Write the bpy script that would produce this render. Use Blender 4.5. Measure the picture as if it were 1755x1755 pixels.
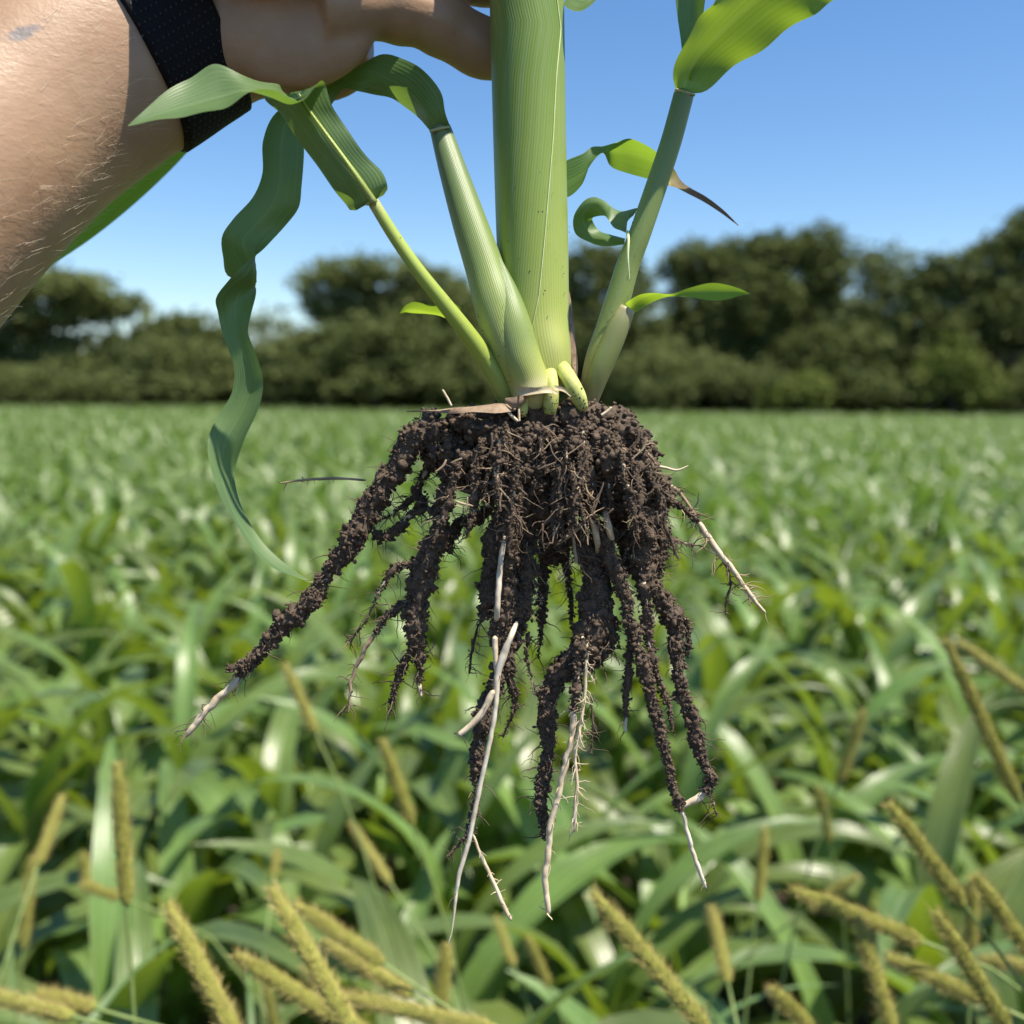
import bpy, bmesh, math, random
import numpy as np
from mathutils import Vector, Matrix, Quaternion

for o in list(bpy.data.objects):
    bpy.data.objects.remove(o)
random.seed(7)
RNG = np.random.default_rng(7)
S = bpy.context.scene
COL = S.collection

# ------------------------------------------------------------------ camera, sky, sun, exposure
CAM = np.array((0.0, 0.0, 1.5))
PITCH = math.radians(6.3)
FWD = np.array((0, math.cos(PITCH), -math.sin(PITCH)))
UP = np.array((0, math.sin(PITCH), math.cos(PITCH)))
ROLL = math.radians(0.6)
RIGHT = np.array((1.0, 0, 0)); RIGHT, UP = RIGHT * math.cos(ROLL) + UP * math.sin(ROLL), UP * math.cos(ROLL) - RIGHT * math.sin(ROLL)
FP = 1755.0            # focal length in photograph pixels
D0 = 0.30              # distance of the held plant
cd = bpy.data.cameras.new('camera')
cam = bpy.data.objects.new('camera', cd)
COL.objects.link(cam)
cd.sensor_width = 36
cd.lens = 36.0
cd.clip_start = 0.01
cd.clip_end = 5000
cam.location = CAM
cam.rotation_euler = Matrix((RIGHT, UP, -FWD)).transposed().to_euler()
cd.dof.use_dof = True
cd.dof.focus_distance = 0.298
cd.dof.aperture_fstop = 10.0
S.camera = cam

SUN = np.array((0.38, -0.19, 0.90)); SUN /= np.linalg.norm(SUN)
w = bpy.data.worlds.new('World'); S.world = w; w.use_nodes = True
nt = w.node_tree
sky = nt.nodes.new('ShaderNodeTexSky'); sky.sky_type = 'NISHITA'; sky.sun_disc = False
sky.sun_elevation = math.asin(SUN[2]); sky.sun_rotation = math.atan2(SUN[0], SUN[1])
sky.air_density = 1.0; sky.dust_density = 0.25; sky.ozone_density = 2.2; sky.altitude = 100
bg = nt.nodes['Background']; bg.inputs[1].default_value = 0.107
hsv = nt.nodes.new('ShaderNodeHueSaturation'); hsv.inputs['Saturation'].default_value = 1.22; hsv.inputs['Hue'].default_value = 0.503
nt.links.new(sky.outputs[0], hsv.inputs['Color']); nt.links.new(hsv.outputs[0], bg.inputs[0])
sl = bpy.data.lights.new('sun', 'SUN'); sl.energy = 5.0; sl.angle = math.radians(0.53); sl.color = (1, 0.92, 0.79)
so = bpy.data.objects.new('sun', sl); COL.objects.link(so)
so.rotation_euler = Vector(SUN).to_track_quat('Z', 'Y').to_euler()
S.view_settings.view_transform = 'Standard'; S.view_settings.look = 'None'
S.view_settings.exposure = 0.7; S.view_settings.gamma = 1
S.render.engine = 'CYCLES'
S.cycles.use_denoising = True
S.cycles.max_bounces = 7; S.cycles.transparent_max_bounces = 6
S.cycles.caustics_reflective = False; S.cycles.caustics_refractive = False


def P(x, y, d=D0):
    return CAM + d * (FWD + (x - 877.5) / FP * RIGHT + (877.5 - y) / FP * UP)


def Q(x, y, dz=0.0):
    return P(x, y, D0 + dz / 1000.0)


# ------------------------------------------------------------------ material helpers
def new_mat(name):
    m = bpy.data.materials.new(name); m.use_nodes = True
    t = m.node_tree
    return m, t, t.nodes['Principled BSDF'], t.nodes['Material Output']


def nd(t, kind, **kw):
    n = t.nodes.new(kind)
    for k, v in kw.items():
        if k.startswith('i_'):
            key = k[2:]
            n.inputs[int(key) if key.isdigit() else key].default_value = v
        else:
            setattr(n, k, v)
    return n


def ramp(t, src, stops):
    r = t.nodes.new('ShaderNodeValToRGB')
    e = r.color_ramp.elements
    while len(e) < len(stops):
        e.new(0.5)
    for k, (p, c) in enumerate(stops):
        e[k].position = p
        e[k].color = tuple(c) + (1,) if len(c) == 3 else c
    t.links.new(src, r.inputs[0])
    return r.outputs[0]


def mathn(t, op, a, b=None, c=None):
    n = t.nodes.new('ShaderNodeMath'); n.operation = op
    for i, v in enumerate((a, b, c)):
        if v is None: continue
        if isinstance(v, (int, float)): n.inputs[i].default_value = v
        else: t.links.new(v, n.inputs[i])
    return n.outputs[0]


def mixc(t, fac, a, b, mode='MIX'):
    n = t.nodes.new('ShaderNodeMix'); n.data_type = 'RGBA'; n.blend_type = mode
    for sock, v in ((n.inputs[0], fac), (n.inputs[6], a), (n.inputs[7], b)):
        if isinstance(v, (int, float)): sock.default_value = v
        elif isinstance(v, tuple): sock.default_value = tuple(v) + (1,) if len(v) == 3 else v
        else: t.links.new(v, sock)
    return n.outputs[2]


def noise(t, vec, scale, detail=3, rough=0.55):
    n = nd(t, 'ShaderNodeTexNoise'); n.inputs['Scale'].default_value = scale
    n.inputs['Detail'].default_value = detail; n.inputs['Roughness'].default_value = rough
    if vec is not None: t.links.new(vec, n.inputs['Vector'])
    return n.outputs[0]


def bump(t, bsdf, h, strength, dist):
    b = nd(t, 'ShaderNodeBump'); b.inputs['Strength'].default_value = strength; b.inputs['Distance'].default_value = dist
    t.links.new(h, b.inputs['Height']); t.links.new(b.outputs[0], bsdf.inputs['Normal'])
    return b


def uvxy(t):
    u = nd(t, 'ShaderNodeUVMap'); s = nd(t, 'ShaderNodeSeparateXYZ')
    t.links.new(u.outputs[0], s.inputs[0])
    return s.outputs[0], s.outputs[1], u.outputs[0]


def leaf_mat(name, dark, light, rib, trans_col, trans=0.35, rough=0.38, veins=60, noise_scale=30, bump_d=0.0002, rnd=True, tip=None, spec=0.5):
    m, t, b, out = new_mat(name)
    u, v, uv = uvxy(t)
    oc = nd(t, 'ShaderNodeTexCoord').outputs['Object']
    n = noise(t, oc, noise_scale, 4)
    base = ramp(t, n, [(0.3, dark), (0.7, light)])
    tfac = 0.65
    d = mathn(t, 'ABSOLUTE', mathn(t, 'SUBTRACT', u, 0.5))
    vein = mathn(t, 'SINE', mathn(t, 'MULTIPLY', u, veins * 6.283))
    vf = mathn(t, 'MULTIPLY_ADD', vein, 0.08, 0.10)
    base = mixc(t, vf, base, rib)
    mpv = nd(t, 'ShaderNodeMapping'); mpv.inputs['Scale'].default_value = (veins * 1.1, 2.5, 1); t.links.new(uv, mpv.inputs[0])
    sk = noise(t, mpv.outputs[0], 1.0, 4, 0.6)
    base = mixc(t, mathn(t, 'MULTIPLY', ramp(t, sk, [(0.45, (0, 0, 0)), (0.75, (1, 1, 1))]), 0.45), base, rib)
    base = mixc(t, mathn(t, 'MULTIPLY', ramp(t, d, [(0.478, (0, 0, 0)), (0.496, (1, 1, 1))]), 0.5), base, rib)
    mr = mathn(t, 'SMOOTH_MIN', 1.0, mathn(t, 'MAXIMUM', mathn(t, 'MULTIPLY_ADD', d, -18.0, 1.0), 0.0), 0.1)
    base = mixc(t, mathn(t, 'MULTIPLY', mr, 0.5), base, rib)
    if tip is not None:
        tf = mathn(t, 'MULTIPLY', mathn(t, 'SUBTRACT', v, tip[0]), 1.0 / (tip[1] - tip[0]))
        tf = mathn(t, 'MINIMUM', mathn(t, 'MAXIMUM', tf, 0.0), 1.0)
        base = mixc(t, tf, base, ramp(t, tf, tip[2]))
        tfac = mathn(t, 'MULTIPLY_ADD', tf, -0.65, 0.65)
    if rnd:
        oi = nd(t, 'ShaderNodeObjectInfo').outputs['Random']
        hs = nd(t, 'ShaderNodeHueSaturation')
        t.links.new(mathn(t, 'MULTIPLY_ADD', oi, 0.035, 0.482), hs.inputs['Hue'])
        t.links.new(mathn(t, 'MULTIPLY_ADD', oi, 0.5, 0.75), hs.inputs['Value'])
        t.links.new(base, hs.inputs['Color']); base = hs.outputs[0]
    t.links.new(base, b.inputs['Base Color'])
    b.inputs['Roughness'].default_value = rough
    b.inputs['Specular IOR Level'].default_value = spec
    bp = bump(t, b, mathn(t, 'ADD', mathn(t, 'MULTIPLY', vein, 0.3), n), 0.5, bump_d)
    tr = nd(t, 'ShaderNodeBsdfTranslucent')
    t.links.new(mixc(t, tfac, base, trans_col), tr.inputs[0])
    mx = nd(t, 'ShaderNodeMixShader', i_0=trans)
    t.links.new(b.outputs[0], mx.inputs[1]); t.links.new(tr.outputs[0], mx.inputs[2])
    t.links.new(mx.outputs[0], out.inputs[0])
    return m


def stem_mat(name, stops, ribs, rough=0.42, line=(0.5, 0.6, 0.3), spots=None, vwax=None, wax=0.35):
    """stops: colours along the length (uv y, 0 = lower end)"""
    m, t, b, out = new_mat(name)
    u, v, uv = uvxy(t)
    oc = nd(t, 'ShaderNodeTexCoord').outputs['Object']
    n = noise(t, oc, 60, 4)
    base = ramp(t, mathn(t, 'MULTIPLY_ADD', mathn(t, 'SUBTRACT', n, 0.5), 0.18, v), stops)
    mp = nd(t, 'ShaderNodeMapping'); mp.inputs['Scale'].default_value = (ribs * 1.3, 1.2, 1)
    t.links.new(uv, mp.inputs[0])
    st = noise(t, mp.outputs[0], 1.0, 5, 0.6)
    rb = mathn(t, 'SINE', mathn(t, 'MULTIPLY_ADD', u, ribs * 6.283, mathn(t, 'MULTIPLY', n, 4.0)))
    base = mixc(t, mathn(t, 'MULTIPLY_ADD', rb, 0.045, 0.05), base, line)
    base = mixc(t, mathn(t, 'MULTIPLY', ramp(t, st, [(0.42, (0, 0, 0)), (0.68, (1, 1, 1))]), wax), base, (0.34, 0.42, 0.27))
    if spots:
        sp = ramp(t, noise(t, oc, spots[0], 2), [(spots[1], (0, 0, 0)), (spots[1] + 0.06, (1, 1, 1))])
        base = mixc(t, mathn(t, 'MULTIPLY', sp, 0.7), base, spots[2])
    t.links.new(base, b.inputs['Base Color'])
    b.inputs['Roughness'].default_value = rough
    b.inputs['Subsurface Weight'].default_value = 0.0
    bump(t, b, mathn(t, 'MULTIPLY_ADD', rb, 0.5, st), 0.30, 0.00012)
    tr = nd(t, 'ShaderNodeBsdfTranslucent')
    t.links.new(base, tr.inputs[0])
    mx = nd(t, 'ShaderNodeMixShader', i_0=0.12)
    t.links.new(b.outputs[0], mx.inputs[1]); t.links.new(tr.outputs[0], mx.inputs[2])
    t.links.new(mx.outputs[0], out.inputs[0])
    return m


def plain_mat(name, c1, c2, scale, rough=0.7, bd=0.0003, bs=0.6, spec=0.3):
    m, t, b, out = new_mat(name)
    oc = nd(t, 'ShaderNodeTexCoord').outputs['Object']
    n = noise(t, oc, scale, 5, 0.65)
    t.links.new(ramp(t, n, [(0.32, c1), (0.68, c2)]), b.inputs['Base Color'])
    b.inputs['Roughness'].default_value = rough
    b.inputs['Specular IOR Level'].default_value = spec
    n2 = noise(t, oc, scale * 3.7, 4, 0.7)
    bump(t, b, mathn(t, 'MULTIPLY_ADD', n2, 0.5, n), bs, bd)
    return m


M_SOIL = plain_mat('moist_soil', (0.042, 0.029, 0.019), (0.155, 0.108, 0.072), 420, 0.75, 0.0006, 0.9, 0.35)
M_ROOT = plain_mat('bare_root', (0.52, 0.40, 0.25), (0.74, 0.64, 0.46), 300, 0.5, 0.0002)
M_ROOTW = plain_mat('white_root', (0.55, 0.46, 0.32), (0.78, 0.72, 0.58), 220, 0.4, 0.0001)
M_FINE = plain_mat('fine_root', (0.20, 0.14, 0.09), (0.50, 0.38, 0.24), 90, 0.6, 0.0001)
M_FINED = plain_mat('dirty_fine_root', (0.07, 0.05, 0.037), (0.20, 0.145, 0.10), 110, 0.7, 0.0001)
M_BRACE = plain_mat('brace_root', (0.36, 0.41, 0.09), (0.60, 0.62, 0.22), 120, 0.55, 0.0003, spec=0.25)
M_PALEHUSK = plain_mat('pale_husk', (0.42, 0.33, 0.19), (0.66, 0.56, 0.36), 260, 0.6, 0.0003)
M_HUSK = plain_mat('dry_husk', (0.15, 0.095, 0.06), (0.40, 0.29, 0.19), 240, 0.7, 0.0003)
M_DARKLEAF = leaf_mat('held_leaf', (0.078, 0.145, 0.042), (0.135, 0.22, 0.080), (0.22, 0.32, 0.14), (0.30, 0.52, 0.03), 0.30, 0.42, 15, 45, 0.00012, rnd=False)
M_UNDERLEAF = leaf_mat('held_leaf_backlit', (0.065, 0.15, 0.035), (0.095, 0.20, 0.05), (0.30, 0.42, 0.14), (0.46, 0.66, 0.015), 0.60, 0.45, 16, 40, 0.00018, rnd=False)
M_TIPLEAF = leaf_mat('held_leaf_fine_tip', (0.078, 0.145, 0.042), (0.135, 0.22, 0.080), (0.20, 0.30, 0.13), (0.30, 0.52, 0.03), 0.28, 0.42, 13, 45, 0.00012, rnd=False,
                     tip=(0.90, 0.99, [(0.0, (0.12, 0.22, 0.08)), (0.45, (0.50, 0.50, 0.14)), (0.8, (0.55, 0.20, 0.06)), (1.0, (0.12, 0.06, 0.04))]))
M_WITHER = leaf_mat('held_leaf_withered_tip', (0.06, 0.14, 0.045), (0.09, 0.19, 0.06), (0.22, 0.34, 0.12), (0.42, 0.66, 0.02), 0.45, 0.45, 13, 45, 0.00015, rnd=False,
                    tip=(0.50, 0.74, [(0.0, (0.10, 0.2, 0.06)), (0.35, (0.62, 0.42, 0.03)), (0.6, (0.36, 0.18, 0.06)), (1.0, (0.22, 0.13, 0.08))]))
M_MAIN = stem_mat('main_stem_skin', [(0.0, (0.52, 0.54, 0.15)), (0.10, (0.40, 0.48, 0.08)), (0.30, (0.27, 0.37, 0.06)), (0.7, (0.17, 0.27, 0.045)), (1.0, (0.13, 0.22, 0.045))], 74, wax=0.22)
M_SHEATH = stem_mat('main_sheath_skin', [(0.0, (0.42, 0.48, 0.09)), (0.12, (0.27, 0.37, 0.04)), (0.40, (0.155, 0.26, 0.022)), (1.0, (0.085, 0.16, 0.022))], 74, wax=0.30)
M_TILLER = stem_mat('tiller_skin', [(0.0, (0.60, 0.53, 0.24)), (0.14, (0.44, 0.48, 0.10)), (0.35, (0.25, 0.33, 0.07)), (0.8, (0.145, 0.22, 0.06)), (0.97, (0.14, 0.20, 0.07)), (1.0, (0.40, 0.32, 0.14))], 62,
                    spots=(95, 0.70, (0.20, 0.09, 0.05)), wax=0.30)
M_THIN = stem_mat('thin_tiller_skin', [(0.0, (0.28, 0.35, 0.09)), (0.3, (0.38, 0.47, 0.055)), (0.9, (0.40, 0.50, 0.08)), (1.0, (0.55, 0.55, 0.25))], 34, rough=0.36, wax=0.05)
M_TRIGHT = stem_mat('right_tiller_skin', [(0.0, (0.28, 0.20, 0.13)), (0.10, (0.36, 0.35, 0.12)), (0.3, (0.29, 0.37, 0.09)), (0.8, (0.18, 0.28, 0.075)), (1.0, (0.12, 0.20, 0.055))], 40, wax=0.14)
M_PALESHEATH = stem_mat('pale_sheath_skin', [(0.0, (0.34, 0.27, 0.12)), (0.5, (0.31, 0.36, 0.10)), (0.85, (0.33, 0.34, 0.13)), (1.0, (0.46, 0.36, 0.22))], 40, wax=0.15)
M_MARGIN = plain_mat('sheath_margin', (0.55, 0.66, 0.30), (0.72, 0.80, 0.46), 200, 0.4, 0.0001)


# ------------------------------------------------------------------ geometry helpers
def vnoise(p, seed=0):
    p = np.asarray(p, float)
    i = np.floor(p).astype(np.int64); f = p - i
    f = f * f * (3 - 2 * f)

    def h(a, b, c):
        n = (a * 374761393 + b * 668265263 + c * 2147483647 + seed * 974711) & 0xFFFFFFFF
        n = ((n ^ (n >> 13)) * 1274126177) & 0xFFFFFFFF
        n = (n ^ (n >> 16)) & 0xFFFF
        return n / 65535.0
    r = 0
    for dx in (0, 1):
        for dy in (0, 1):
            for dz in (0, 1):
                wgt = (f[..., 0] if dx else 1 - f[..., 0]) * (f[..., 1] if dy else 1 - f[..., 1]) * (f[..., 2] if dz else 1 - f[..., 2])
                r = r + wgt * h(i[..., 0] + dx, i[..., 1] + dy, i[..., 2] + dz)
    return r * 2 - 1


def catmull(pts, n):
    """resample rows (k, m) to n rows, arc-length spaced on the first three columns"""
    p = np.asarray(pts, float)
    k = len(p)
    if k == 2:
        return p[0] + (p[1] - p[0]) * np.linspace(0, 1, n)[:, None]
    seg = np.linalg.norm(np.diff(p[:, :3], axis=0), axis=1) ** 0.5 + 1e-9
    tt = np.concatenate([[0], np.cumsum(seg)])
    m = np.zeros_like(p)
    m[1:-1] = ((p[2:] - p[1:-1]) / (tt[2:] - tt[1:-1])[:, None] * (tt[1:-1] - tt[:-2])[:, None] +
               (p[1:-1] - p[:-2]) / (tt[1:-1] - tt[:-2])[:, None] * (tt[2:] - tt[1:-1])[:, None]) / (tt[2:] - tt[:-2])[:, None]
    m[0] = (p[1] - p[0]) / seg[0]; m[-1] = (p[-1] - p[-2]) / seg[-1]

    def ev(x):
        j = np.clip(np.searchsorted(tt, x, side='right') - 1, 0, k - 2)
        h = (tt[j + 1] - tt[j])[:, None]; s = ((x - tt[j])[:, None]) / h
        return ((2 * s**3 - 3 * s**2 + 1) * p[j] + (s**3 - 2 * s**2 + s) * h * m[j] + (-2 * s**3 + 3 * s**2) * p[j + 1] + (s**3 - s**2) * h * m[j + 1])
    fine = ev(np.linspace(0, tt[-1], 400))
    L = np.concatenate([[0], np.cumsum(np.linalg.norm(np.diff(fine[:, :3], axis=0), axis=1))])
    xs = np.interp(np.linspace(0, L[-1], n), L, np.linspace(0, tt[-1], 400))
    return ev(xs)


def make_mesh(name, v, f, uv=None, smooth=True):
    me = bpy.data.meshes.new(name)
    v = np.asarray(v, np.float32)
    if isinstance(f, np.ndarray):
        k = f.shape[1]
        me.vertices.add(len(v)); me.vertices.foreach_set('co', v.ravel())
        me.loops.add(f.size); me.loops.foreach_set('vertex_index', f.astype(np.int32).ravel())
        me.polygons.add(len(f)); me.polygons.foreach_set('loop_start', np.arange(0, f.size, k, dtype=np.int32))
        me.update(calc_edges=True)
    else:
        me.from_pydata(v.tolist(), [], [tuple(int(i) for i in x) for x in f])
    if uv is not None:
        ul = me.uv_layers.new(name='UVMap')
        li = np.zeros(len(me.loops), np.int32); me.loops.foreach_get('vertex_index', li)
        ul.data.foreach_set('uv', np.asarray(uv, np.float32)[li].ravel())
    me.polygons.foreach_set('use_smooth', np.full(len(me.polygons), smooth))
    me.validate()
    return me


def wloc(o):
    l = np.array(o.location)
    return l + wloc(o.parent) if o.parent else l


def obj(name, v, f, mat, parent=None, uv=None, smooth=True, stuff=False):
    """v in world coordinates; the object's origin is that of its parent (or the world)"""
    v = np.asarray(v, float)
    if parent is not None: v = v - wloc(parent)
    o = bpy.data.objects.new(name, make_mesh(name, v, f, uv, smooth))
    o.data.materials.append(mat)
    COL.objects.link(o)
    if parent is not None: o.parent = parent
    if stuff: o['kind'] = 'stuff'
    return o


def obj_me(name, me, parent=None, loc=(0, 0, 0), rot=(0, 0, 0), sc=(1, 1, 1)):
    o = bpy.data.objects.new(name, me); COL.objects.link(o)
    o.parent = parent; o.location = loc; o.rotation_euler = rot; o.scale = sc
    return o


def thing(name, label, cat, loc, group=None):
    o = bpy.data.objects.new(name, None); COL.objects.link(o); o.location = loc
    o.empty_display_size = 0.02
    o['label'] = label; o['category'] = cat
    if group: o['group'] = group
    return o


def frames(path, ref):
    path = np.asarray(path, float)
    t = np.gradient(path, axis=0); t /= np.linalg.norm(t, axis=1)[:, None] + 1e-12
    a = np.zeros_like(path); r = np.asarray(ref, float)
    for i in range(len(path)):
        r = r - t[i] * r.dot(t[i])
        r = r / (np.linalg.norm(r) + 1e-12)
        a[i] = r
    return t, a, np.cross(t, a)


def tube(path, rad, n=16, ref=None, cap=True, rad2=None):
    """seam lies on the ref side (default: away from the camera)"""
    path = np.asarray(path, float); N = len(path)
    rad = np.broadcast_to(np.asarray(rad, float), (N,)); rad2 = rad if rad2 is None else np.broadcast_to(np.asarray(rad2, float), (N,))
    t, a, b = frames(path, FWD if ref is None else ref)
    th = np.linspace(0, 2 * math.pi, n + 1)
    v = path[:, None, :] + a[:, None, :] * (np.cos(th)[None, :, None] * rad[:, None, None]) + b[:, None, :] * (np.sin(th)[None, :, None] * rad2[:, None, None])
    uv = np.stack(np.meshgrid(np.linspace(0, 1, n + 1), np.linspace(0, 1, N)), -1)
    i = np.arange(N - 1)[:, None] * (n + 1); j = np.arange(n)[None, :]
    f = np.stack([i + j, i + j + 1, i + j + n + 2, i + j + n + 1], -1).reshape(-1, 4)
    v = v.reshape(-1, 3); uv = uv.reshape(-1, 2)
    if cap:
        # close the ends with degenerate-free fans
        c0 = len(v); v = np.vstack([v, path[0], path[-1]]); uv = np.vstack([uv, [[.5, 0], [.5, 1]]])
        fl = f.tolist()
        for k in range(n):
            fl.append((k + 1, k, c0)); e = (N - 1) * (n + 1); fl.append((e + k, e + k + 1, c0 + 1))
        return v, fl, uv
    return v, f, uv


def traced(rows, n):
    """rows of (x, y, dz mm, width px) -> world path, radii"""
    r = []
    for (x, y, dz, wd) in rows:
        q = Q(x, y, dz); r.append((*q, wd / 2 * (D0 + dz / 1000) / FP))
    c = catmull(r, n)
    return c[:, :3], np.maximum(c[:, 3], 1e-5)


def ribbon(rows, n=60, nc=9, cup=0.10, ripple=0.0, seed=0, sharp=0.5):
    """rows: (xa, ya, dza, xb, yb, dzb): the two margins of a blade, traced; lofted with a folded cross-section"""
    ex = [((r[6] * RIGHT - r[7] * UP) * D0 / FP if len(r) > 6 else np.zeros(3)) for r in rows]
    both = catmull([np.concatenate([(Q(*r[0:3]) + Q(*r[3:6])) / 2, Q(*r[0:3]), Q(*r[3:6]), e]) for r, e in zip(rows, ex)], n)
    a, b = both[:, 3:6], both[:, 6:9]
    mid = (a + b) / 2
    t = np.gradient(mid, axis=0); t /= np.linalg.norm(t, axis=1)[:, None] + 1e-12
    wv = b - a; wd = np.linalg.norm(wv, axis=1)
    nrm = np.cross(t, wv / (wd[:, None] + 1e-9)); nrm /= np.linalg.norm(nrm, axis=1)[:, None] + 1e-9
    s = np.linspace(0, 1, nc)
    prof = (1 - sharp) * (1 - (2 * s - 1) ** 2) + sharp * (1 - np.abs(2 * s - 1))
    v = a[:, None] + wv[:, None] * s[None, :, None] + nrm[:, None] * (wd[:, None, None] * cup * prof[None, :, None])
    v = v + both[:, None, 9:12] * (1 - (2 * s - 1) ** 2)[None, :, None]
    if ripple:
        L = np.concatenate([[0], np.cumsum(np.linalg.norm(np.diff(mid, axis=0), axis=1))])
        rp = np.sin(L[:, None] * 420 + np.array([0, 2.1])[None, :] + seed) * ripple
        v += nrm[:, None] * (np.abs(2 * s - 1)[None, :, None] ** 2 * np.where(s < .5, rp[:, :1], rp[:, 1:])[:, :, None] * wd[:, None, None])
    uv = np.stack(np.meshgrid(s, np.linspace(0, 1, n)), -1).reshape(-1, 2)
    i = np.arange(n - 1)[:, None] * nc; j = np.arange(nc - 1)[None, :]
    f = np.stack([i + j, i + j + 1, i + j + nc + 1, i + j + nc], -1).reshape(-1, 4)
    return v.reshape(-1, 3), f, uv


def ico(sub):
    bm = bmesh.new(); bmesh.ops.create_icosphere(bm, subdivisions=sub, radius=1)
    v = np.array([x.co for x in bm.verts]); f = np.array([[q.index for q in x.verts] for x in bm.faces]); bm.free()
    return v, f


ICO1, ICO1F = ico(1)
ICO2, ICO2F = ico(2)
ICO3, ICO3F = ico(3)


def crumbs(pts, size, jitter=0.35, hi=False):
    bv, bf = (ICO2, ICO2F) if hi else (ICO1, ICO1F)
    n = len(pts); k = len(bv)
    sc = size[:, None] * RNG.uniform(0.6, 1.35, (n, 3))
    v = bv[None] * (1 + RNG.uniform(-jitter, jitter, (n, k, 1)))
    v = v * sc[:, None, :]
    # random rotation
    q = RNG.normal(size=(n, 4)); q /= np.linalg.norm(q, axis=1)[:, None]
    W, X, Y, Z = q.T
    R = np.stack([1 - 2 * (Y*Y + Z*Z), 2 * (X*Y - Z*W), 2 * (X*Z + Y*W), 2 * (X*Y + Z*W), 1 - 2 * (X*X + Z*Z), 2 * (Y*Z - X*W), 2 * (X*Z - Y*W), 2 * (Y*Z + X*W), 1 - 2 * (X*X + Y*Y)], 1).reshape(n, 3, 3)
    v = np.einsum('nij,nkj->nki', R, v) + np.asarray(pts)[:, None]
    f = (bf[None] + (np.arange(n) * k)[:, None, None]).reshape(-1, 3)
    return v.reshape(-1, 3), f


def merge(geos):
    vs, fs, us, o = [], [], [], 0
    for g in geos:
        vs.append(g[0]); fs.append(np.asarray(g[1]) + o); o += len(g[0])
        if len(g) > 2: us.append(g[2])
    return np.vstack(vs), np.vstack(fs), (np.vstack(us) if us else None)


def hairs(starts, dirs, lens, rad, seg=5, droop=0.4, wig=0.25):
    """thin three-sided curved strands, merged"""
    geos = []
    for s, d, l, r in zip(starts, dirs, lens, rad):
        p = [s]; d = d / (np.linalg.norm(d) + 1e-9)
        for k in range(seg):
            d = d + RNG.normal(size=3) * wig + np.array((0, 0, -droop / seg)); d /= np.linalg.norm(d)
            p.append(p[-1] + d * l / seg)
        rr = r * np.linspace(1, 0.35, seg + 1)
        v, f, _ = tube(np.array(p), rr, 3, cap=False)
        geos.append((v, f))
    return merge(geos)[:2]


# ------------------------------------------------------------------ ground and field crop
M_GROUND = plain_mat('field_soil', (0.03, 0.023, 0.016), (0.07, 0.054, 0.038), 6, 0.9, 0.02)
g = 2500
go = obj('ground', [(-g, -g, 0), (g, -g, 0), (g, g, 0), (-g, g, 0)], [(0, 1, 2, 3)], M_GROUND, smooth=False)
go['kind'] = 'structure'

M_CROP = leaf_mat('crop_leaf', (0.046, 0.088, 0.012), (0.155, 0.240, 0.046), (0.30, 0.39, 0.15), (0.44, 0.60, 0.01), 0.29, 0.33, 8, 6, 0.0012, spec=0.65)
M_CROPSTEM = plain_mat('crop_stem', (0.14, 0.24, 0.06), (0.24, 0.36, 0.10), 30, 0.5, 0.0005)


def crop_leaf(L, W, e0, e1, twist=0.0, wave=0.05, ns=11, nc=5, seed=0, bow=0.0):
    """a blade growing out along +X: rises at e0, arches over to e1"""
    rr = random.Random(seed)
    s = np.linspace(0, 1, ns)
    e = np.radians(e0 + (e1 - e0) * s ** 1.25)
    dx = np.cos(e); dz = np.sin(e)
    x = np.concatenate([[0], np.cumsum((dx[1:] + dx[:-1]) / 2)]) * L / (ns - 1)
    z = np.concatenate([[0], np.cumsum((dz[1:] + dz[:-1]) / 2)]) * L / (ns - 1)
    y = bow * L * s ** 2
    wd = W * np.clip(np.minimum(0.45 + s * 3.2, 1.0) * (1 - s ** 3.2) ** 0.9, 0.02, 1)
    nrm = np.stack([-np.sin(e), np.zeros(ns), np.cos(e)], 1)
    side = np.tile(np.array([0, 1.0, 0]), (ns, 1))
    tw = twist * s ** 1.5
    sd = side * np.cos(tw)[:, None] + nrm * np.sin(tw)[:, None]
    nn = nrm * np.cos(tw)[:, None] - side * np.sin(tw)[:, None]
    c = np.linspace(-1, 1, nc)
    ph = rr.uniform(0, 6)
    fold = 0.20
    v = np.stack([x, y, z], 1)[:, None] + sd[:, None] * (c[None, :, None] * wd[:, None, None] / 2)
    v = v + nn[:, None] * (np.abs(c)[None, :, None] * wd[:, None, None] * fold)
    wv = np.sin(s * 13 + ph)[:, None] * np.where(c < 0, 1, -0.8)[None, :] * c[None, :] ** 2 * wave * wd[:, None]
    v = v + nn[:, None] * wv[:, :, None]
    uv = np.stack(np.meshgrid((c + 1) / 2, s), -1).reshape(-1, 2)
    i = np.arange(ns - 1)[:, None] * nc; j = np.arange(nc - 1)[None, :]
    f = np.stack([i + j, i + j + 1, i + j + nc + 1, i + j + nc], -1).reshape(-1, 4)
    return v.reshape(-1, 3), f, uv


# (length, width, start angle, end angle, twist, bow), lowest leaf kinds first
LEAFKINDS = [(0.50, .046, 52, -70, .5, .05), (0.60, .055, 60, -76, -.6, -.06), (0.62, .060, 66, -66, .3, .05), (0.62, .058, 70, -60, -.4, .08),
             (0.58, .056, 74, -48, .5, -.05), (0.52, .051, 78, -22, .2, .04), (0.44, .044, 84, 15, -.3, .0), (0.62, .062, 62, -85, .9, .1)]


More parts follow.
